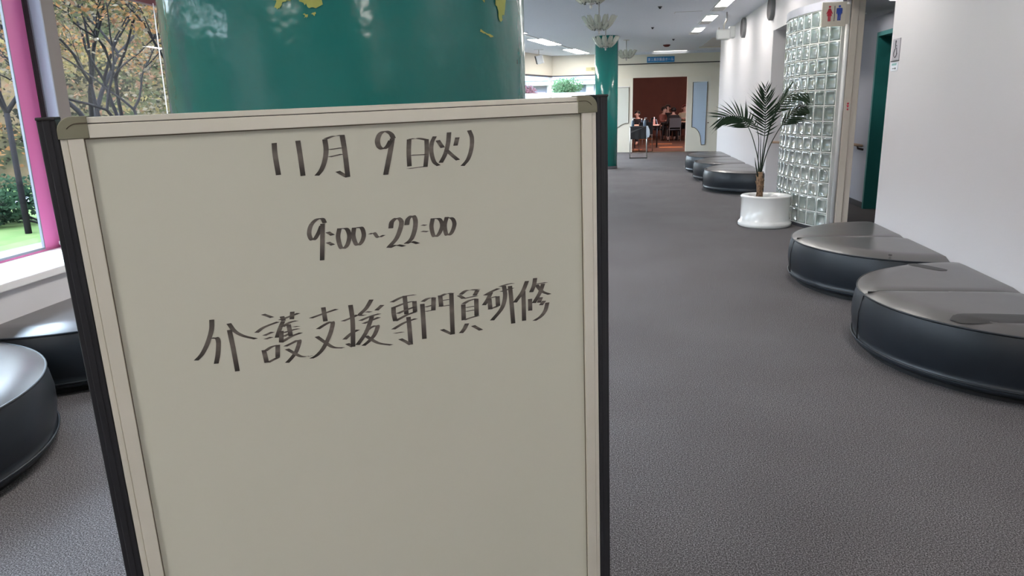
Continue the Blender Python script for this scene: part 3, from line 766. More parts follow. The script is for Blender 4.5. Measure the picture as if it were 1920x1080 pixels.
f.prism([(.140, .168), (.180, .168), (.176, .105), (.144, .105)], -.004, .001, 'y')
f.box(.133, .1415, -.004, .001, .115, .166); f.box(.1785, .187, -.004, .001, .115, .166)
f.box(.1455, .158, -.004, .001, .053, .107); f.box(.162, .1745, -.004, .001, .053, .107)
f.build('man_symbol', M['blue'], rs)

# wheelchair plaque and paper label on the near right wall
ws = empty('accessible_toilet_plaque', (2.1, 6.41, 1.57)); tag(ws, 'small grey wheelchair symbol plaque with underline on the white wall', 'sign')
TW = Matrix.Rotation(R(-90), 4, 'Z')
m = MB(TW); m.box(.01, .165, -.006, 0, .075, .235); m.build('plate', M['grey_plate'], ws)
m = MB(TW); disc(m, .078, .214, .009, y0=-.009, y1=-.005)
m.box(.074, .081, -.009, -.005, .165, .205); m.box(.076, .105, -.009, -.005, .178, .184)
for i in range(14):
    a = R(100) + R(270) * i / 14; b = R(100) + R(270) * (i + 1) / 14
    m.tube([(.082 + .030 * math.cos(a), -.007, .128 + .033 * math.sin(a)), (.082 + .030 * math.cos(b), -.007, .128 + .033 * math.sin(b))], .003, 4)
m.tube([(.078, -.007, .165), (.105, -.007, .165), (.112, -.007, .125), (.122, -.007, .122)], .0035, 4)
m.build('wheelchair_symbol', M['dark_print'], ws)
MB(TW).box(.0, .165, -.008, 0, .066, .072).build('underline', M['dark_print'], ws)
lb = empty('paper_label', (2.1, 6.41, 1.57)); tag(lb, 'little white paper label with arrow under the wheelchair plaque', 'label')
MB(TW).box(.0, .15, -.003, 0, -.005, .060).build('paper', M['paper'], lb)
MB(TW).box(.025, .12, -.005, 0, .036, .052).build('printed_line', M['teal_print'], lb)
m = MB(TW); m.box(.04, .10, -.005, 0, .010, .015); m.prism([(.10, .004), (.118, .0125), (.10, .021)], -.005, 0, 'y'); m.build('arrow', M['dark_print'], lb)

# handrails in the lobby
h1 = empty('handrail', (2.35, 11.3, 0.77)); tag(h1, 'short wooden handrail seen left of the glass block screen', 'handrail')
MB().tube([(-.20, -.07, .015), (.02, -.07, .01), (.30, -.07, 0)], .017, 10).build('rail', M['wood_rail'], h1)
MB().tube([(-.06, -.07, 0), (-.055, -.06, -.035), (-.05, 0, -.045)], .016, 8).build('bracket', M['bracket'], h1)
h2 = empty('handrail', (3.07, 10.6, 0.785)); tag(h2, 'wooden handrail on the lobby wall beside the green door frame', 'handrail')
MB().tube([(-.06, .65, 0), (-.06, -.62, 0)], .018, 10).build('rail', M['wood_rail'], h2)
MB().tube([(-.06, -.45, -.01), (-.06, -.47, -.04), (0, -.50, -.055)], .014, 8).build('bracket', M['bracket'], h2)

# ================================================================== CEILING FIXTURES
def troffer(name, x, y, w_, l, rz, label, group, split=1.0):
    t = empty(name, (x, y, CEIL), rz); tag(t, label, 'ceiling light', group)
    m = MB(); z0 = -.012
    m.box(-w_ / 2 - .015, w_ / 2 + .015, -l / 2 - .02, -l / 2, z0, .0); m.box(-w_ / 2 - .015, w_ / 2 + .015, l / 2, l / 2 + .02, z0, .0)
    m.box(-w_ / 2 - .015, -w_ / 2, -l / 2, l / 2, z0, 0); m.box(w_ / 2, w_ / 2 + .015, -l / 2, l / 2, z0, 0)
    m.build('trim_frame', M['white_paint'], t)
    MB().box(-w_ / 2, w_ / 2, -l / 2, -l / 2 + l * split, -.008, -.002).build('diffuser', M['lamp'], t)
    if split < 1: MB().box(-w_ / 2, w_ / 2, -l / 2 + l * split, l / 2, -.006, -.002).build('reflector', M['reflector'], t)
    return t
far = ['third', 'second', 'first']
t0 = None
row = [(12.12, 'row light on the right ceiling third from the end, nearest in view'), (14.08, 'row light on the right ceiling, middle of the three in view'), (16.12, 'row light on the right ceiling farthest from the camera')]
for yy, lb_ in row: troffer('ceiling_light', 1.48, yy, 0.18, 1.35, 0, lb_, 'ceiling lights in the right row', 0.62)
for yy in (-2.0, 1.0, 3.8, 6.4, 8.4, 10.2):  # unseen lights carrying the row on, some added to brighten the near wall
    troffer('ceiling_light', 1.48, yy, 0.18, 1.0, 0, 'unseen row light added on the right ceiling, nearer than the frame shows', 'ceiling lights in the right row', 0.62)
for k, (x, y, lb_) in enumerate([(-2.20, 14.4, 'long ceiling light half hidden by the near green pillar'), (-1.76, 17.4, 'long bright ceiling light at left, first past the big pillar'), (-1.24, 20.6, 'long bright ceiling light at left nearest the slim far pillar')]):
    troffer('ceiling_light', x, y, 0.34, 1.75, -R(9), lb_, 'ceiling lights over the left side')
for yy, ln in ((-1.5, 1.6), (2.9, .7), (6.2, 1.6)):  # unseen lights; the short one is added to brighten the left floor
    troffer('ceiling_light', -1.6, yy, 0.34, ln, -R(9), 'unseen long ceiling light added on the left, nearer than the frame shows', 'ceiling lights over the left side')
struct(MB(Matrix.Translation((-1.60, 19.2, 0)) @ Matrix.Rotation(-R(9), 4, 'Z')).box(.19, .23, -6, 2.6, CEIL - .02, CEIL).build('trim_7', M['white_paint']))
tw = empty('wall_washer', (1.3, 21.75, CEIL)); tag(tw, 'narrow light slot in the ceiling above the hall sign', 'ceiling light')
MB().box(-.45, .45, -.006, .006, -.004, 0).build('diffuser', M['washer'], tw)
MB().box(-1.6, 1.5, .08, .10, -.07, 0).build('shield', M['ceiling'], tw)
rc = empty('ceiling_recess', (2.3, 19.2, CEIL)); struct(rc)
MB().box(-.30, .6, -1.25, 1.35, -.006, 0).build('recess_panel', M['reflector'], rc)
MB().box(-.34, .6, 1.35, 1.42, -.03, 0).build('recess_edge', M['cream'], rc)
def down(x, y, lb_):
    t = empty('downlight', (x, y, 2.33)); tag(t, lb_, 'downlight', 'downlights in the restroom lobby')
    MB().lathe([(.045, -.002), (.060, -.006), (.062, 0)], 24, cap=False).build('rim', M['white_paint'], t)
    MB().lathe([(.001, -.004), (.045, -.003)], 24, cap=False).build('lens', M['down'], t)
down(2.74, 9.55, 'round lobby downlight just right of the beige post'); down(2.71, 8.35, 'round lobby downlight nearer, cut by the white wall corner')
down(3.8, 9.4, 'round lobby downlight beyond the green door frame')
for x, y, r_ in ((.545, 12.0, .022), (.553, 15.07, .02), (1.13, 17.88, .022)):
    s = empty('sprinkler', (x, y, CEIL)); tag(s, 'small dark sprinkler head on the ceiling, ' + ('nearest of three', 'middle of three', 'farthest of three, by the hall sign')[round((y - 12) / 3)], 'sprinkler', 'ceiling sprinklers')
    MB().lathe([(r_ * 1.6, -.003), (r_ * 1.4, -.008), (r_ * .5, -.03), (r_, -.034), (.001, -.036)], 14).build('head', M['dark_metal'], s)
s = empty('smoke_detector', (1.07, 19.5, CEIL)); tag(s, 'round brownish detector on the ceiling above the hall sign', 'detector')
MB().lathe([(.09, 0), (.09, -.02), (.05, -.05), (.001, -.055)], 20).build('body', M['hair_red'], s)
s = empty('access_panel', (.95, 12.9, CEIL)); tag(s, 'thin seam outline of an access panel in the ceiling', 'panel')
m = MB(); m.box(-.13, -.12, -.1, .1, -.003, 0); m.box(-.13, .30, -.11, -.10, -.003, 0); m.build('seam', M['reflector'], s)

# chandeliers of moulded glass petals
def petal(w_, h_, bend):
    m = MB(); n1, n2 = 5, 8; vs = []; fs = []
    for i in range(n1 + 1):
        for q in range(n2 + 1):
            u = q / n2 * 2 - 1; v = i / n1
            ww = w_ * (0.45 + 0.55 * math.sin(v * math.pi * .62 + .25)) * (1 - .12 * max(v - .8, 0) * 5)
            sc = 1 + .07 * math.cos(u * math.pi * 3) * v
            vs.append((u * ww / 2, bend * v * v + .010 * math.cos(u * math.pi * 2) - .02 * u * u, v * h_ * sc * (1 - .16 * u * u)))
    for i in range(n1):
        for q in range(n2):
            a = i * (n2 + 1) + q; fs.append((a, a + 1, a + n2 + 2, a + n2 + 1))
    return m.add(vs, fs, True)
def make_chandelier():
    c = empty('chandelier')
    MB().lathe([(.07, .40), (.08, .45), (.001, .45)], 24).build('canopy', M['steel'], c)
    MB().tube([(0, 0, .02), (0, 0, .42)], .009, 8).build('stem', M['steel'], c)
    MB().lathe([(.001, -.045), (.012, -.035), (.016, -.02), (.008, -.005), (.03, .0), (.05, .012), (.001, .02)], 16).build('finial', M['steel'], c)
    MB().lathe([(.012, .02), (.07, .03), (.115, .055), (.112, .058), (.068, .035), (.012, .025)], 24, cap=False).build('dish', M['crystal'], c)
    pp = None
    for tier, (n, rr, zz_, w_, h_, bend, tilt) in enumerate(((8, .085, .015, .078, .120, -.03, R(62)), (11, .140, .065, .088, .150, -.03, R(48)))):
        base = petal(w_, h_, bend).build('petal', M['crystal'], c)
        pn_ = MB().box(-.012, .012, -.004, .004, -.004, .004).build('petal_pin', M['dark_metal'], base)
        so = base.modifiers.new('thick', 'SOLIDIFY'); so.thickness = .005
        for i in range(n):
            if i == 0: o = base
            else:
                o = dup(base, c); q = dup(pn_, o)
            a = 2 * math.pi * i / n + tier * .2
            o.matrix_local = Matrix.Rotation(a, 4, 'Z') @ Matrix.Translation((0, rr, zz_)) @ Matrix.Rotation(-tilt, 4, 'X')
    return c
ch = make_chandelier(); GC = 'glass petal chandeliers in a row'
chs = [(-.33, 7.9, 2.35, 'nearest petal chandelier, cut off by the top of the picture'), (-.33, 10.6, 2.35, 'second glass petal chandelier, right above the third'),
       (-.31, 13.7, 2.35, 'third petal chandelier, in front of the slim far pillar top'), (.07, 17.7, 2.39, 'farthest petal chandelier, right of the slim far pillar')]
for i, (x, y, z, lb_) in enumerate(chs):
    o = ch if i == 0 else copy_tree(ch)
    o.location = (x, y, z - .0); tag(o, lb_, 'chandelier', GC)

# round wall speakers and box fixture on the clock wall
def wspk(y, z, lb_):
    s = empty('wall_speaker', (2.1, y, z)); tag(s, lb_, 'speaker', 'round speakers high on the right wall')
    mx = Matrix.Rotation(R(-90), 4, 'Y')
    MB(mx).lathe([(.165, 0), (.165, .05), (.15, .06)], 36, cap=False).build('rim', M['speaker_rim'], s)
    MB(mx).lathe([(.15, .06), (.142, .055), (.001, .05)], 36, cap=False).build('grille', M['speaker_face'], s)
wspk(13.93, 2.62, 'far round dark wall speaker with grey rim'); wspk(11.45, 2.645, 'near round dark wall speaker cut off by the top of the picture')
s = empty('box_fixture', (1.66, 13.1, CEIL)); tag(s, 'pale box-shaped fixture hanging from a bracket near the right wall', 'fixture')
MB().box(-.13, .08, -.08, .10, -.43, -.27).build('housing', M['pale_plastic'], s, bevel=.02)
MB().box(.06, .16, -.05, .12, -.41, -.22).build('side_cover', M['pale_plastic'], s, bevel=.02)
MB().tube([(.02, 0, 0), (.02, 0, -.12), (-.02, 0, -.20), (-.02, 0, -.28)], .014, 8).build('bracket', M['steel'], s)
MB().tube([(-.10, 0, -.27), (-.10, 0, -.235)], .014, 8).build('knob', M['steel'], s)
s = empty('ceiling_spotlight', (-2.15, 19.6, CEIL)); tag(s, 'white spotlight on a bracket near the far left ceiling corner', 'spotlight')
MB().box(-.12, .12, -.01, .01, -.012, 0).build('mount_plate', M['white_paint'], s)
MB().tube([(0, 0, 0), (0, 0, -.13)], .012, 8).build('stem', M['steel'], s)
MB(Matrix.Translation((0.02, 0, -.24)) @ Matrix.Rotation(R(-14), 4, 'Y')).box(-.07, .09, -.09, .09, -.11, .09).build('lamp_housing', M['white_paint'], s, bevel=.01)
MB(Matrix.Translation((0.02, 0, -.24)) @ Matrix.Rotation(R(-14), 4, 'Y')).box(-.10, -.085, -.10, .10, -.10, .10).build('yoke', M['dark_metal'], s)

# hall sign over the doorway, small yellow sign at left
s = empty('hall_sign', (1.06, 22.2, 2.605)); tag(s, 'blue sign with white Japanese lettering above the hall doorway', 'sign')
MB().box(-.385, .385, -.03, 0, -.078, .078).build('board', M['sign_blue'], s)
text_mesh('lettering', '第１展示集会ホール', .094, M['sign_white'], s, Matrix.Translation((0, -.033, -.004)) @ Matrix.Rotation(R(90), 4, 'X'), .002, .86)
s = empty('door_sign', (-.86, 22.2, 2.405)); tag(s, 'small pale yellow sign with dark lettering left of the slim pillar', 'sign')
MB().box(-.20, .20, -.02, 0, -.05, .045).build('board', M['sign_yellow'], s)
text_mesh('lettering', '目T-', .075, M['dark_print'], s, Matrix.Translation((.02, -.022, 0)) @ Matrix.Rotation(R(90), 4, 'X'), .001, 1.0)

# ================================================================== POTTED PALM
pt = empty('potted_palm', (1.60, 8.52, 0)); tag(pt, 'palm with dark arching fronds in a white ceramic pot', 'plant')
MB().lathe([(.27, 0), (.288, .012), (.290, .040), (.275, .062), (.262, .075), (.262, .30), (.268, .325), (.272, .335), (.262, .345), (.20, .345), (.19, .335)], 56, cap=False).build('pot', M['ceramic'], pt)
# off-centre opening in the pot's lid
lid = []; n = 40; ocx, ocy, orr = -.075, -.03, .150
vs = []; fs = []
for i in range(n):
    t = 2 * math.pi * i / n
    vs += [(.262 * math.cos(t), .262 * math.sin(t), .342), (ocx + orr * math.cos(t), ocy + orr * math.sin(t), .342), (ocx + orr * math.cos(t), ocy + orr * math.sin(t), .27)]
for i in range(n):
    a = 3 * i; b = 3 * ((i + 1) % n); fs += [(a, b, b + 1, a + 1), (a + 1, b + 1, b + 2, a + 2)]
MB().add(vs, fs, True).build('pot_lid', M['ceramic'], pt)
MB().lathe([(.001, .315), (.08, .318), (.149, .308)], 30, ocx, ocy, cap=False).build('soil', M['soil'], pt)
tx, ty = -.075, -.02
rn = random.Random(5)
tr = MB(); pts = [(tx, ty, .30), (tx + .004, ty, .38), (tx - .004, ty, .46), (tx - .006, ty, .53), (tx - .002, ty, .60)]
tr.tube(pts, [.040, .034, .032, .035, .028], 12)
for i in range(16):
    z = .36 + .014 * i; a = rn.uniform(0, 6.28)
    tr.tube([(tx + .030 * math.cos(a), ty + .030 * math.sin(a), z), (tx + .042 * math.cos(a), ty + .042 * math.sin(a), z + .03), (tx + .047 * math.cos(a), ty + .047 * math.sin(a), z + .045)], [.008, .005, .001], 5)
tr.build('trunk', M['trunk'], pt)
LEAFMESH = None
def leaflet_mesh():
    # unit length along +x, curved droop, narrow
    vs = []; fs = []; n = 6
    for i in range(n + 1):
        t = i / n; w_ = .5 * (math.sin(math.pi * min(t * 1.15 + .12, 1)) ** .8) + .02
        if i == n: w_ = .01
        d = -.16 * t * t
        vs += [(t, -w_ * .085, d + .010 * w_), (t, 0, d - .012 * w_), (t, w_ * .085, d + .010 * w_)]
    for i in range(n):
        a = 3 * i; fs += [(a, a + 1, a + 4, a + 3), (a + 1, a + 2, a + 5, a + 4)]
    return MB().add(vs, fs, True)
leaf0 = None
def frond(path, first, lens, drop, nl, rs=.006, spread=60, seed=1, up=(0, 0, 1), width=1.0):
    """path: points of stalk + rachis (pot frame); leaflets from path fraction `first`"""
    global leaf0
    rr = random.Random(seed)
    P = [Vector(p) for p in crom(path, 8)]
    n = len(P)
    f = MB().tube(P, [rs * (1 - .75 * i / n) for i in range(n)], 6).build('frond', M['stalk'], pt)
    cum = [0]
    for i in range(1, n): cum.append(cum[-1] + (P[i] - P[i - 1]).length)
    T = cum[-1]
    for k in range(nl):
        u = k / (nl - 1); s = T * (first + (1 - first) * u)
        i = max(j for j in range(n) if cum[j] <= s + 1e-9); i = min(i, n - 2)
        q = P[i].lerp(P[i + 1], (s - cum[i]) / max(cum[i + 1] - cum[i], 1e-6)); tg = (P[i + 1] - P[i]).normalized()
        U = Vector(up); side = tg.cross(U)
        side = side.normalized() if side.length > .05 else Vector((1, 0, 0))
        nrm = side.cross(tg).normalized()
        L_ = lens[0] + (lens[1] - lens[0]) * math.sin(math.pi * min(u * .85 + .12, 1))
        for sg in (-1, 1):
            ang = R(spread * (1 - .55 * u) + rr.uniform(-6, 6))
            d = (tg * math.cos(ang) + side * sg * math.sin(ang) + nrm * (drop + rr.uniform(-.08, .08))).normalized()
            xx = d; zz_ = nrm * .55 + side * sg * .45 + Vector((rr.uniform(-.3, .3), -.35, .2)); zz_ = (zz_ - xx * zz_.dot(xx)).normalized(); yy = zz_.cross(xx)
            ll = L_ * rr.uniform(.85, 1.1)
            if leaf0 is None: leaf0 = o = leaflet_mesh().build('leaflet', M['leaf'], f)
            else: o = dup(leaf0, f)
            o.matrix_local = Matrix(((xx.x * ll, yy.x * ll * width, zz_.x * ll, q.x), (xx.y * ll, yy.y * ll * width, zz_.y * ll, q.y), (xx.z * ll, yy.z * ll * width, zz_.z * ll, q.z), (0, 0, 0, 1)))
# (x right, y away, z up) relative to the pot centre
b = (tx, ty, .56)
frond([b, (tx + .01, ty, .80), (tx + .02, ty - .01, 1.05), (tx + .01, ty, 1.30), (tx + .005, ty + .02, 1.50)], .46, (.10, .26), .12, 19, seed=2, up=(0, -1, 0), spread=62)
frond([b, (tx - .05, ty, .80), (tx - .13, ty - .02, 1.03), (tx - .22, ty - .04, 1.165), (tx - .33, ty - .06, 1.215), (tx - .45, ty - .08, 1.20)], .62, (.20, .30), -.05, 15, seed=3, spread=62, width=1.0, up=(.15, -.8, .5))
frond([b, (tx + .07, ty, .85), (tx + .20, ty - .03, 1.12), (tx + .34, ty - .06, 1.27), (tx + .50, ty - .10, 1.30), (tx + .66, ty - .14, 1.20)], .50, (.16, .30), -.45, 25, seed=4, spread=52, width=.9, up=(0, -.55, .8))
frond([b, (tx + .04, ty + .02, .90), (tx + .11, ty + .02, 1.20), (tx + .24, ty - .04, 1.40), (tx + .45, ty - .08, 1.43), (tx + .62, ty - .12, 1.34), (tx + .68, ty - .14, 1.22)], .48, (.15, .27), -.45, 25, seed=6, spread=52, width=.9, up=(0, -.5, .8))
frond([b, (tx + .05, ty + .05, .90), (tx + .13, ty + .12, 1.20), (tx + .24, ty + .20, 1.42), (tx + .33, ty + .26, 1.55)], .56, (.08, .18), .05, 14, seed=8, spread=24)
frond([(tx - .02, ty, .58), (tx - .03, ty + .02, .75), (tx - .035, ty + .06, 1.0), (tx - .10, ty + .16, 1.16), (tx - .22, ty + .26, 1.18)], .62, (.12, .22), -.2, 10, seed=9, spread=50)
MB().tube([(tx - .03, ty - .02, .55), (tx - .06, ty - .03, .68), (tx - .075, ty - .03, .76)], [.008, .006, .001], 6).build('spear_leaf', M['stalk'], pt)
MB().tube([(tx + .0, ty - .02, .55), (tx - .015, ty - .01, .80), (tx - .02, ty, 1.06)], [.007, .005, .001], 6).build('spear_leaf', M['stalk'], pt)
# little white socket post beside the pot
s = empty('floor_box', (1.985, 8.95, 0)); tag(s, 'small white upright box between plant pot and glass blocks', 'box')
MB().box(-.035, .035, -.03, .03, 0, .36).build('housing', M['white_paint'], s, bevel=.008)

# ================================================================== SANITISER TROLLEY
tl = empty('sanitiser_stand', (.42, 19.7, 0)); tag(tl, 'small steel-legged stand with black cloth front before the hall doorway', 'stand')
for x in (-.215, .215):
    lg = MB(); lg.tube([(x, -.17, .015), (x, -.17, .80)], .012, 8); lg.build('leg', M['steel'], tl)
    lg = MB(); lg.tube([(x, .17, .015), (x, .17, .80)], .012, 8); lg.build('leg', M['steel'], tl)
    MB().tube([(x, -.19, .02), (x, .19, .02)], .014, 8).build('foot_bar', M['dark_metal'], tl)
MB().box(-.215, .215, -.18, -.155, .008, .035).build('foot_bar', M['dark_metal'], tl)
MB().box(-.225, .225, -.19, .19, .795, .82).build('table_top', M['dark_metal'], tl)
m = MB(); nn = 10; vs = []; fs = []
for i in range(nn + 1):
    x = -.205 + .41 * i / nn
    for k, z in enumerate((.81, .66, .50)): vs.append((x, -.195 - .008 * math.sin(i * 1.7) * k, z))
for i in range(nn):
    for k in range(2): a = 3 * i + k; fs.append((a, a + 3, a + 4, a + 1))
m.add(vs, fs, True).build('cloth_front', M['black_cloth'], tl)
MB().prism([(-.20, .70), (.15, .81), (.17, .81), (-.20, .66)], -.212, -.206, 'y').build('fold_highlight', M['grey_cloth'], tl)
tw_ = MB(Matrix.Translation((.42 + .232, 19.62, 0)))
tw_.prism([(-.04, .822), (.0, .83), (.04, .74), (.055, .62), (.03, .54), (.0, .56), (-.03, .50), (-.04, .62)], -.12, .10, 'y')
tag(tw_.build('towel', M['towel']), 'pale towel draped over the right side of the sanitiser stand', 'towel')
def pump(x, y, z, lb_, h=.16):
    b_ = empty('pump_bottle', (x, y, z)); tag(b_, lb_, 'bottle', 'pump bottles on the sanitiser stand')
    MB().lathe([(.001, 0), (.036, 0), (.038, .01), (.038, h * .75), (.03, h * .9), (.014, h)], 18, cap=False).build('bottle_body', M['bottle'], b_)
    MB().lathe([(.016, h - .01), (.016, h + .02), (.006, h + .022), (.006, h + .045), (.001, h + .045)], 12, cap=False).build('collar', M['pump'], b_)
    MB().box(-.012, .05, -.01, .01, h + .04, h + .055).build('nozzle', M['pump'], b_)
pump(.27, 19.66, .82, 'left pump bottle on the sanitiser stand'); pump(.575, 19.66, .82, 'right pump bottle on the sanitiser stand')

# ================================================================== HALL: desks, chairs, people
def desk(x0, x1, y0, y1, lb_, m_=None, z=.70):
    d_ = empty('desk', ((x0 + x1) / 2, (y0 + y1) / 2, 0)); tag(d_, lb_, 'desk')
    a, c = (x1 - x0) / 2, (y1 - y0) / 2
    MB().box(-a, a, -c, c, z, z + .03).build('desk_top', m_ or M['desk'], d_, bevel=.005)
    for sx in (-1, 1):
        for sy in (-1, 1): MB().tube([(sx * (a - .06), sy * (c - .06), 0), (sx * (a - .06), sy * (c - .06), z)], .014, 6).build('leg', M['dark_metal'], d_)
    return d_
desk(.35, 1.18, 24.5, 25.1, 'pinkish lit desk just inside the hall doorway')
desk(1.5, 2.1, 29.3, 29.65, 'dark desk in the hall between the seated people', M['dark_metal'], .66)
desk(2.05, 3.1, 29.3, 29.8, 'desk under the arms of the person in tan', M['desk'], .68)
def bottle(x, y, z, m_, lb_, h=.2):
    b_ = empty('bottle', (x, y, z)); tag(b_, lb_, 'bottle')
    MB().lathe([(.001, 0), (.036, 0), (.036, h * .65), (.015, h * .82), (.001, h * .82)], 14, cap=False).build('bottle_body', m_, b_)
    MB().lathe([(.015, h * .80), (.017, h), (.001, h)], 12, cap=False).build('cap', M['pump'], b_)
bottle(1.02, 24.6, .73, M['pink_bottle'], 'pink bottle near the right end of the lit desk', .24)
bottle(.62, 24.7, .73, M['bottle'], 'dark bottle in the middle of the lit desk', .2)
pl = empty('upright_card', (1.13, 24.7, .73)); tag(pl, 'small bluish card standing on the right end of the lit desk', 'card')
MB(Matrix.Rotation(R(-14), 4, 'Y')).box(-.006, .006, -.10, .10, 0, .17).build('card', M['towel'], pl)
def chair(x, y, rz, lb_, cloth=None):
    c_ = empty('folding_chair', (x, y, 0), rz); tag(c_, lb_, 'chair', 'chairs in the hall')
    MB().box(-.21, .21, -.2, .2, .42, .45).build('seat', cloth or M['black_cloth'], c_, bevel=.01)
    MB().box(-.22, .22, -.25, -.21, .50, .86).build('backrest', cloth or M['black_cloth'], c_, bevel=.015)
    for sx in (-1, 1):
        MB().tube([(sx * .21, .2, 0), (sx * .21, .16, .43)], .011, 6).build('leg', M['steel'], c_)
        MB().tube([(sx * .21, -.26, 0), (sx * .21, -.2, .43), (sx * .21, -.24, .84)], .011, 6).build('leg', M['steel'], c_)
def skin_mesh(name, verts, edges, radii, m_, parent=None, root=0):
    me = bpy.data.meshes.new(name); me.from_pydata(verts, edges, []); me.update()
    o = bpy.data.objects.new(name, me); COL.objects.link(o)
    sk = o.modifiers.new('skin', 'SKIN'); sk.use_smooth_shade = True
    for i, r_ in enumerate(radii): me.skin_vertices[0].data[i].radius = (r_ if isinstance(r_, tuple) else (r_, r_))
    me.skin_vertices[0].data[root].use_root = True
    ss = o.modifiers.new('sub', 'SUBSURF'); ss.levels = 1; ss.render_levels = 1
    bpy.context.view_layer.update()
    m2 = bpy.data.meshes.new_from_object(o.evaluated_get(bpy.context.evaluated_depsgraph_get()))
    bpy.data.objects.remove(o); bpy.data.meshes.remove(me)
    m2.name = name; m2.materials.clear(); m2.materials.append(m_)
    o = bpy.data.objects.new(name, m2); COL.objects.link(o); o.parent = parent
    return o
def person(x, y, rz, lb_, shirt, hair, arms, lean=.12, scale=1.0):
    """seated, facing +y; arms = ((elbow, wrist) left, (elbow, wrist) right); one continuous body, clothes and hair as children"""
    hp, ch_, nk, hd_ = (0, 0, .50), (0, lean * .8, .88), (0, lean, 1.0), (0, lean + .03, 1.13)
    J = [hp, (0, lean * .4, .68), ch_, nk, (0, lean + .015, 1.05), hd_, (0, lean + .02, 1.20)]
    rad = [(.15, .12), (.14, .10), (.15, .10), .052, .055, (.078, .092), .062]
    E_ = [(0, 1), (1, 2), (2, 3), (3, 4), (4, 5), (5, 6)]
    for s_, (el, wr) in zip((-1, 1), arms):
        k = len(J); sh = (s_ * .17, lean * .8, .92)
        hand = Vector(wr) + (Vector(wr) - Vector(el)).normalized() * .09
        J += [sh, el, wr, tuple(hand)]; rad += [.055, .043, .030, .028]; E_ += [(2, k), (k, k + 1), (k + 1, k + 2), (k + 2, k + 3)]
        for f_ in range(3):
            q = len(J); J.append(tuple(hand + (Vector(wr) - Vector(el)).normalized() * .06 + Vector(((f_ - 1) * .022, 0, -.01)))); rad.append(.009); E_.append((k + 3, q))
        k = len(J)
        J += [(s_ * .10, .02, .50), (s_ * .12, .42, .50), (s_ * .12, .42, .09), (s_ * .12, .52, .04)]
        rad += [.085, .065, .045, .038]; E_ += [(0, k), (k, k + 1), (k + 1, k + 2), (k + 2, k + 3)]
    p_ = skin_mesh('person', J, E_, rad, M['skin'])
    p_.location = (x, y, 0); p_.rotation_euler = (0, 0, rz); p_.scale = (scale,) * 3
    tag(p_, lb_, 'person')
    # shirt: torso and sleeves a little larger than the body
    sj = [hp, (0, lean * .4, .68), ch_, (0, lean * .95, .965)]; sr = [(.165, .135), (.158, .118), (.168, .118), (.075, .075)]; se = [(0, 1), (1, 2), (2, 3)]
    for s_, (el, wr) in zip((-1, 1), arms):
        k = len(sj); mid = tuple(Vector(el).lerp(Vector(wr), .8)); sj += [(s_ * .17, lean * .8, .92), el, mid]; sr += [.068, .056, .044]; se += [(2, k), (k, k + 1), (k + 1, k + 2)]
    skin_mesh('shirt', sj, se, sr, shirt, p_)
    tj = [(0, 0, .50)]; tr_ = [(.165, .135)]; te = []
    for s_ in (-1, 1):
        k = len(tj); tj += [(s_ * .10, .03, .505), (s_ * .12, .42, .505), (s_ * .12, .42, .12)]; tr_ += [.097, .078, .058]; te += [(0, k), (k, k + 1), (k + 1, k + 2)]
    skin_mesh('trousers', tj, te, tr_, M['trousers'], p_)
    h_ = MB(); c = (0, lean + .012, 1.175)
    vs = []; fs = []; n1, n2 = 9, 16
    for i in range(n1 + 1):
        for q in range(n2):
            th = math.pi * .72 * i / n1; ph = 2 * math.pi * q / n2
            front = max(0, math.sin(ph)); lim = min(th, math.pi * (.72 - .40 * front))
            rr_ = .108
            vs.append((rr_ * math.sin(lim) * math.cos(ph), c[1] + rr_ * 1.08 * math.sin(lim) * math.sin(ph), c[2] - .01 + .105 * math.cos(lim)))
    for i in range(n1):
        for q in range(n2): a = i * n2 + q; b2 = i * n2 + (q + 1) % n2; fs.append((a, a + n2, b2 + n2, b2))
    h_.add(vs, fs, True).build('hair', hair, p_)
    for s_ in (-1, 1): MB().ball((s_ * .032, lean + .122, 1.15), .010, 6).build('eye', M['hair'], p_)
    MB().prism([(-.012, 1.10), (.012, 1.10), (.004, 1.145), (-.004, 1.145)], lean + .105, lean + .142, 'y').build('nose', M['skin'], p_)
    MB().box(-.024, .024, lean + .112, lean + .124, 1.070, 1.077).build('mouth', M['hair_red'], p_)
    for s_ in (-1, 1): MB().ball((s_ * .088, lean + .03, 1.13), .022, 6, 1.4).build('ear', M['skin'], p_)
    return p_
on = (((-.24, .20, .70), (-.14, .40, .74)), ((.24, .20, .70), (.14, .40, .74)))
down_ = (((-.25, .05, .66), (-.20, .22, .56)), ((.25, .05, .66), (.20, .22, .56)))
wide = (((-.33, .12, .70), (-.05, .34, .76)), ((.33, .12, .70), (.05, .34, .76)))
person(1.42, 29.9, R(-120), 'seated person in dull red top at left of the group in the hall', M['shirt_red'], M['hair'], on, .20, 1.02); chair(1.42, 29.9, R(-120), 'hall chair under the person in dull red')
person(1.78, 30.5, R(175), 'dark-dressed seated person in the middle of the group, face to the doorway', M['shirt_black'], M['hair'], on, .05, 1.07); chair(1.78, 30.5, R(175), 'hall chair under the dark-dressed person facing the doorway')
person(1.93, 28.9, R(8), 'seated person in black seen from behind on the grey-draped chair', M['shirt_black'], M['hair'], down_, .12, .99); chair(1.93, 28.9, R(8), 'grey-draped hall chair with its back to the doorway', M['grey_cloth'])
person(2.44, 30.2, R(168), 'person with red-brown hair in tan top, arms folded on a desk', M['shirt_tan'], M['hair_red'], wide, .10, 1.06); chair(2.44, 30.2, R(168), 'hall chair under the person in tan')
person(.60, 26.3, R(150), 'person in black half hidden behind the lit desk', M['shirt_black'], M['hair'], on, .18, .93); chair(.60, 26.3, R(150), 'hall chair under the person behind the lit desk')
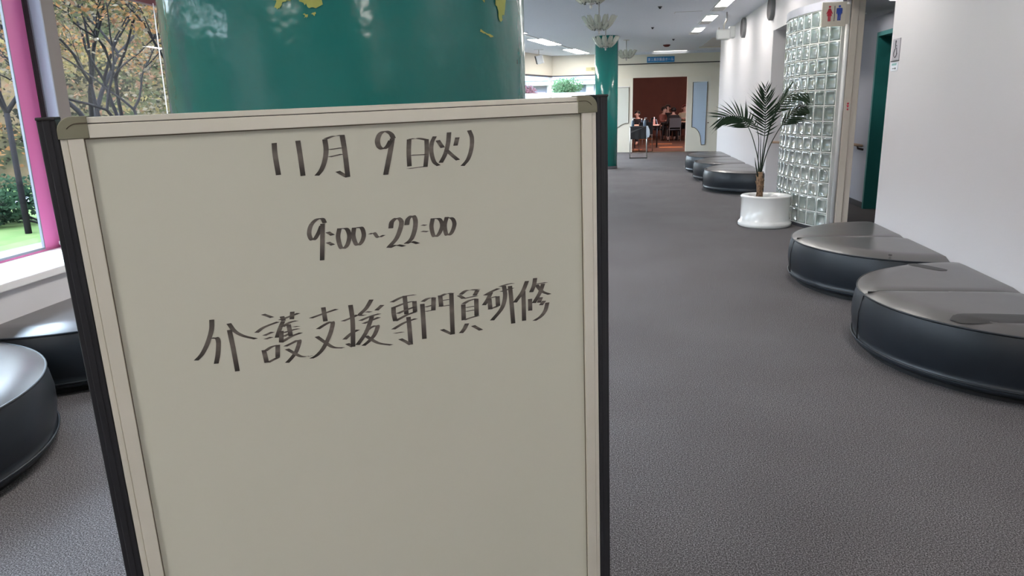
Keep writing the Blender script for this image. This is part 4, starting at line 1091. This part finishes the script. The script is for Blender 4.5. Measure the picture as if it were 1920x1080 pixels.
chair(.62, 22.95, R(20), 'dark chair just behind the sanitiser stand')
for x, y, lb_ in ((.8, 24.9, 'warm hall downlight above the lit desk'), (2.6, 30.3, 'warm hall downlight above the person in tan'), (.9, 31.3, 'warm hall downlight at the back left of the hall'), (1.6, 27.2, 'warm hall downlight in the middle of the hall')):
    t = empty('hall_downlight', (x, y, 3.4)); tag(t, lb_, 'downlight', 'warm downlights in the hall')
    MB().lathe([(.14, 0), (.15, -.012), (.12, -.01)], 24, cap=False).build('rim', M['steel'], t)
    MB().lathe([(.001, -.006), (.12, -.005)], 24, cap=False).build('lens', M['warm_desk' if y < 25 else 'warm'], t)

# cords by the window
c = MB(LW); c.tube([(.04, 1.53, 2.20), (.04, 1.53, 1.4), (.045, 1.53, .70)], .0035, 6)
tag(c.build('blind_cord', M['white_cord']), 'thin white blind cord hanging down the window beside the big pillar', 'cord')
c = MB(LW); c.tube(crom([(.06 + .035 * math.cos(t * .9), .11 + .035 * math.sin(t * .9), .585 + .02 * math.sin(t * 1.7)) for t in range(14)], 4), .003, 6)
tag(c.build('cable_coil', M['white_cord']), 'small loose coil of white cable on the windowsill corner', 'cable')

# ================================================================== OUTDOORS
GZ = -.25
g = MB(); g.box(-60, -3.95, -40, 80, GZ - .2, GZ); g.box(-3.95, 6, 22.6, 80, GZ - .2, GZ)
struct(g.build('lawn', M['grass']))
struct(MB(Matrix.Translation((-11.8, 12.9, 0)) @ Matrix.Rotation(R(-44), 4, 'Z')).box(-1.2, 1.0, -14, 6, GZ, GZ + .02).build('path', M['road']))
def leaves(name, clusters, n, size, cols, seed, parent=None, flat=1.0):
    rr = random.Random(seed); vs = []; fs = []; tint = []
    for i in range(n):
        c = clusters[rr.randrange(len(clusters))]
        while True:
            d = Vector((rr.uniform(-1, 1), rr.uniform(-1, 1), rr.uniform(-1, 1)))
            if d.length < 1: break
        p_ = Vector(c[0]) + Vector((d.x * c[1], d.y * c[1], d.z * c[1] * flat)); s_ = size * rr.uniform(.6, 1.3)
        a = Vector((rr.gauss(0, 1), rr.gauss(0, 1), rr.gauss(0, .5))).normalized(); b_ = a.orthogonal().normalized()
        b_ = (Matrix.Rotation(rr.uniform(0, 6.28), 3, a) @ b_)
        k = len(vs); vs += [tuple(p_ - a * s_), tuple(p_ + b_ * s_ * .6), tuple(p_ + a * s_), tuple(p_ - b_ * s_ * .6)]
        fs.append((k, k + 1, k + 2, k + 3))
        col = c[2] if len(c) > 2 and rr.random() < .75 else cols[rr.randrange(len(cols))]; q = rr.uniform(.75, 1.25)
        tint += [(col[0] * q, col[1] * q, col[2] * q, 1)] * 4
    me = bpy.data.meshes.new(name); me.from_pydata(vs, [], fs); me.update()
    ca = me.color_attributes.new('tint', 'FLOAT_COLOR', 'POINT'); ca.data.foreach_set('color', [x for t in tint for x in t])
    me.materials.append(M['foliage'])
    o = bpy.data.objects.new(name, me); COL.objects.link(o); o.parent = parent; o['kind'] = 'stuff'
    return o
GREEN_, OLIVE, ORANGE, RUST, PALE, DARK_ = (.060, .058, .030), (.110, .080, .034), (.20, .095, .040), (.125, .065, .040), (.125, .098, .070), (.022, .020, .014)
def dim(cols, k): return [tuple(c * k for c in q) for q in cols]
def tree(x, y, seed, label, h=5.0, r0=.10, fork=1.2, cols=None, dens=2600, lean=(0, 0), cat='tree', group='autumn trees outside the window', lvl=4):
    rr = random.Random(seed); t = empty('garden_tree', (x, y, GZ)); tag(t, label, cat, group)
    m = MB(); tips = []
    def br(p_, d, L_, r_, k):
        pts = [p_]; q = p_
        for i in range(4):
            d = (d + Vector((rr.uniform(-.22, .22), rr.uniform(-.22, .22), rr.uniform(-.08, .14)))).normalized(); q = q + d * L_ / 4; pts.append(q)
        m.tube(pts, [r_ * (1 - .10 * i) for i in range(5)], 6 if k < 2 else 4, cap=False)
        if k >= 2: tips.append((tuple(q), .50 + .15 * rr.random(), rr.choice(cols)))
        if k < lvl:
            for j in range(rr.choice((2, 2, 3))):
                a = rr.uniform(0, 6.28); sp = rr.uniform(.5, .95)
                dd = (d + Vector((math.cos(a) * sp, math.sin(a) * sp, rr.uniform(-.1, .35)))).normalized()
                br(pts[-1] if j < 2 else pts[2], dd, L_ * rr.uniform(.62, .85), r_ * .60, k + 1)
    m.tube([(0, 0, -.1), (lean[0] * .5, lean[1] * .5, fork * .5), (lean[0], lean[1], fork)], [r0 * .6, r0 * .52, r0 * .48], 8)
    for j in range(3):
        a = 2.1 * j + seed; br(Vector((lean[0], lean[1], fork)), Vector((math.cos(a) * .55, math.sin(a) * .55, 1)).normalized(), h * .26, r0 * .42, 0)
    m.build('trunk', M['bark'], t)
    leaves('foliage', [(a_, b_, tuple(v * 1.05 for v in c_)) for a_, b_, c_ in tips], int(dens * 2.4), .034, dim(cols, 1.05), seed, t, .38)
    return t
tree(-8.5, 9.35, 11, 'slim garden tree seen through the red-framed window', 4.5, .075, 1.7, [RUST, ORANGE, PALE, GREEN_], 3000)
tree(-7.2, 9.9, 12, 'forked garden tree in the middle of the second window', 5.0, .085, .9, [ORANGE, OLIVE, PALE, GREEN_], 3000)
tree(-6.0, 8.9, 13, 'thin orange-leaved garden tree nearest the blind cord', 4.6, .07, .8, [ORANGE, OLIVE, RUST, PALE], 2600)
tree(-9.4, 12.2, 14, 'garden tree behind the others at the left of the second window', 6.0, .11, 1.4, [GREEN_, OLIVE, ORANGE, PALE], 3600)
tree(-8.2, 13.8, 15, 'rust-leaved tree at the back of the garden', 6.0, .11, 1.2, [RUST, ORANGE, PALE, OLIVE], 3600)
tree(-12.4, 12.0, 16, 'pale green tree far left beyond the red-framed window', 6.5, .12, 1.5, [GREEN_, PALE, RUST], 3600)
# wooded bank behind
hv = []; hf = []; NX, NY = 30, 26; rr = random.Random(3)
HB = Matrix.Translation((-13.5, 16.5, GZ)) @ Matrix.Rotation(R(36), 4, 'Z')
clus = []
for j in range(NY + 1):
    for i in range(NX + 1):
        x = -22 + 31 * i / NX; y = 22 * j / NY; z = 11 * (y / 22) ** .9 + rr.uniform(-.25, .25) + .6 * math.sin(x * .7 + j * .5)
        if j == 0: z = -.05
        p_ = HB @ Vector((x, y, z)); hv.append(tuple(p_))
        if j > 0: clus.append((tuple(p_ + Vector((0, 0, .35))), 1.0 + rr.random() * .5, rr.choice([GREEN_, OLIVE, DARK_, RUST, PALE, ORANGE, DARK_, OLIVE])))
for j in range(NY):
    for i in range(NX): a = j * (NX + 1) + i; hf.append((a, a + 1, a + NX + 2, a + NX + 1))
struct(MB().add(hv, hf, True).build('wooded_bank', M['hill']))
o = leaves('undergrowth', [(a_, b_, tuple(v * .80 for v in c_)) for a_, b_, c_ in clus], 120000, .075, dim([GREEN_, OLIVE, DARK_], .8), 21, None, .45)
tag(o, 'mass of autumn undergrowth covering the bank behind the garden', 'foliage', kind='stuff')
# the bank goes on behind the camera, past the other windows
hv = []; hf = []; cl2 = []
for j in range(9):
    for i in range(15):
        x = -12.5 - 1.5 * j; y = -22 + 2.2 * i; z = GZ - .05 + 6.8 * (j / 8) ** .7 + (rr.uniform(-.3, .3) if j else 0)
        hv.append((x, y, z))
        if j: cl2.append(((x, y, z + .4), 1.3, rr.choice([GREEN_, OLIVE, PALE, RUST])))
for j in range(8):
    for i in range(14): a = j * 15 + i; hf.append((a, a + 1, a + 16, a + 15))
struct(MB().add(hv, hf, True).build('wooded_bank', M['hill']))
o = leaves('undergrowth', [(a_, b_, tuple(v * .42 for v in c_)) for a_, b_, c_ in cl2], 20000, .13, dim([GREEN_, OLIVE, PALE], .42), 22, None, .6)
tag(o, 'shrubs on the lower bank beside the nearer windows, outside the view', 'foliage', kind='stuff')
tree(-9.5, 3.6, 17, 'garden tree left of the view, beside the red window', 5.5, .11, 1.3, [GREEN_, PALE, RUST, ORANGE], 2600)
tree(-8.8, -1.5, 18, 'garden tree behind the camera position, past the second red window', 5.5, .11, 1.3, [GREEN_, PALE, OLIVE], 2600)
def bush(x, y, r_, h, label, cols, n=2600, seed=1, size=.05, group=None, z=None):
    b_ = empty('bush', (x, y, GZ if z is None else z)); tag(b_, label, 'bush', group)
    rr = random.Random(seed); cl = [((rr.uniform(-r_, r_) * .7, rr.uniform(-r_, r_) * .7, h * rr.uniform(.3, .75)), h * .38, rr.choice(cols)) for _ in range(9)]
    m = MB()
    for c_ in cl: m.tube([(0, 0, -.05), (c_[0][0] * .5, c_[0][1] * .5, c_[0][2] * .4), c_[0]], [.02, .014, .006], 5)
    m.build('stems', M['bark'], b_); leaves('foliage', cl, n, size, cols, seed, b_, .9)
GB = (.030, .055, .030); GD = (.016, .030, .020); GBr = (.40, .42, .16)
for k, (x, y, r_, h, lb_) in enumerate([(-9.0, 10.35, 1.2, .75, 'round clipped bush behind the slim tree trunk'), (-10.2, 10.0, 1.1, .95, 'darker bush at the far left of the lawn'), (-8.1, 11.3, 1.1, .85, 'clipped bush behind the garden trees, hidden by the window pier'), (-11.2, 9.6, 1.0, .8, 'leftmost bush on the lawn')]):
    bush(x, y, r_, h, lb_, [GB, GD, GB], 3000, 40 + k, .045, 'clipped bushes on the lawn')
s = empty('turquoise_board', (-12.55, 12.35, GZ)); tag(s, 'turquoise sheet board standing beyond the lawn at far left', 'board')
MB(Matrix.Rotation(R(42), 4, 'Z')).box(-.7, .45, -.02, .02, .25, 1.35).build('sheet', M['turquoise'], s)
for x in (-.62, .4): MB(Matrix.Rotation(R(42), 4, 'Z')).box(x - .03, x + .03, .02, .07, 0, 1.35).build('leg', M['alu'], s)
# what shows through the far strip windows
s = empty('garden_wall', (-4.2, 27.0, GZ)); tag(s, 'long white parapet wall outside the far strip windows', 'wall')
MB().box(.7, 3.4, 0, .2, 0, 2.10).build('wall_panel', M['parapet'], s); MB().box(-3.5, .3, 0, .2, 0, 1.95).build('wall_panel', M['parapet'], s)
MB().box(.35, .62, -.05, .25, 0, 2.15).build('gate_post', M['roof'], s)
s = empty('house', (-4.5, 40, GZ)); tag(s, 'low white and blue house with slate roof outside the far windows', 'house')
MB().box(-6, 6.5, 0, 6, 0, 2.9).build('wall', M['house_wall'], s)
MB().box(-6.5, 7, -.7, 0, 2.72, 2.95).build('fascia', M['parapet'], s)
MB().prism([(-.8, 2.95), (6.8, 2.95), (3, 4.8)], -6.5, 7.0, 'x').build('roof', M['roof'], s)
for x in (-4.2, -1.6, -.4, 1.2, 3.3, 4.4):
    w_ = MB().box(x, x + .85, -.03, 0.02, 1.1, 2.4).build('window', M['house_glass'], s)
    MB().box(x + .40, x + .45, -.05, -.03, 1.1, 2.4).build('mullion', M['parapet'], w_)
for x in (-2.6, .55, 2.6): MB().box(x, x + .4, -.25, 0, 0, 2.8).build('column', M['parapet'], s)
bush(-2.15, 29.3, .45, .95, 'green shrub showing above the parapet wall', [(.08, .14, .07), (.13, .17, .10)], 2200, 60, .05, z=1.45)
bush(-3.75, 29.3, .42, .90, 'reddish shrub above the parapet at the left', [(.13, .06, .07), (.11, .09, .10)], 1600, 61, .05, z=1.45)
for x, y in ((-2.15, 29.3), (-3.75, 29.3)):
    pb = empty('planter', (x, y, GZ)); tag(pb, 'tall planter under the %s shrub behind the parapet' % ('green' if x > -3 else 'reddish'), 'planter')
    MB().lathe([(.30, 0), (.36, 1.70)], 20).build('tub', M['parapet'], pb)
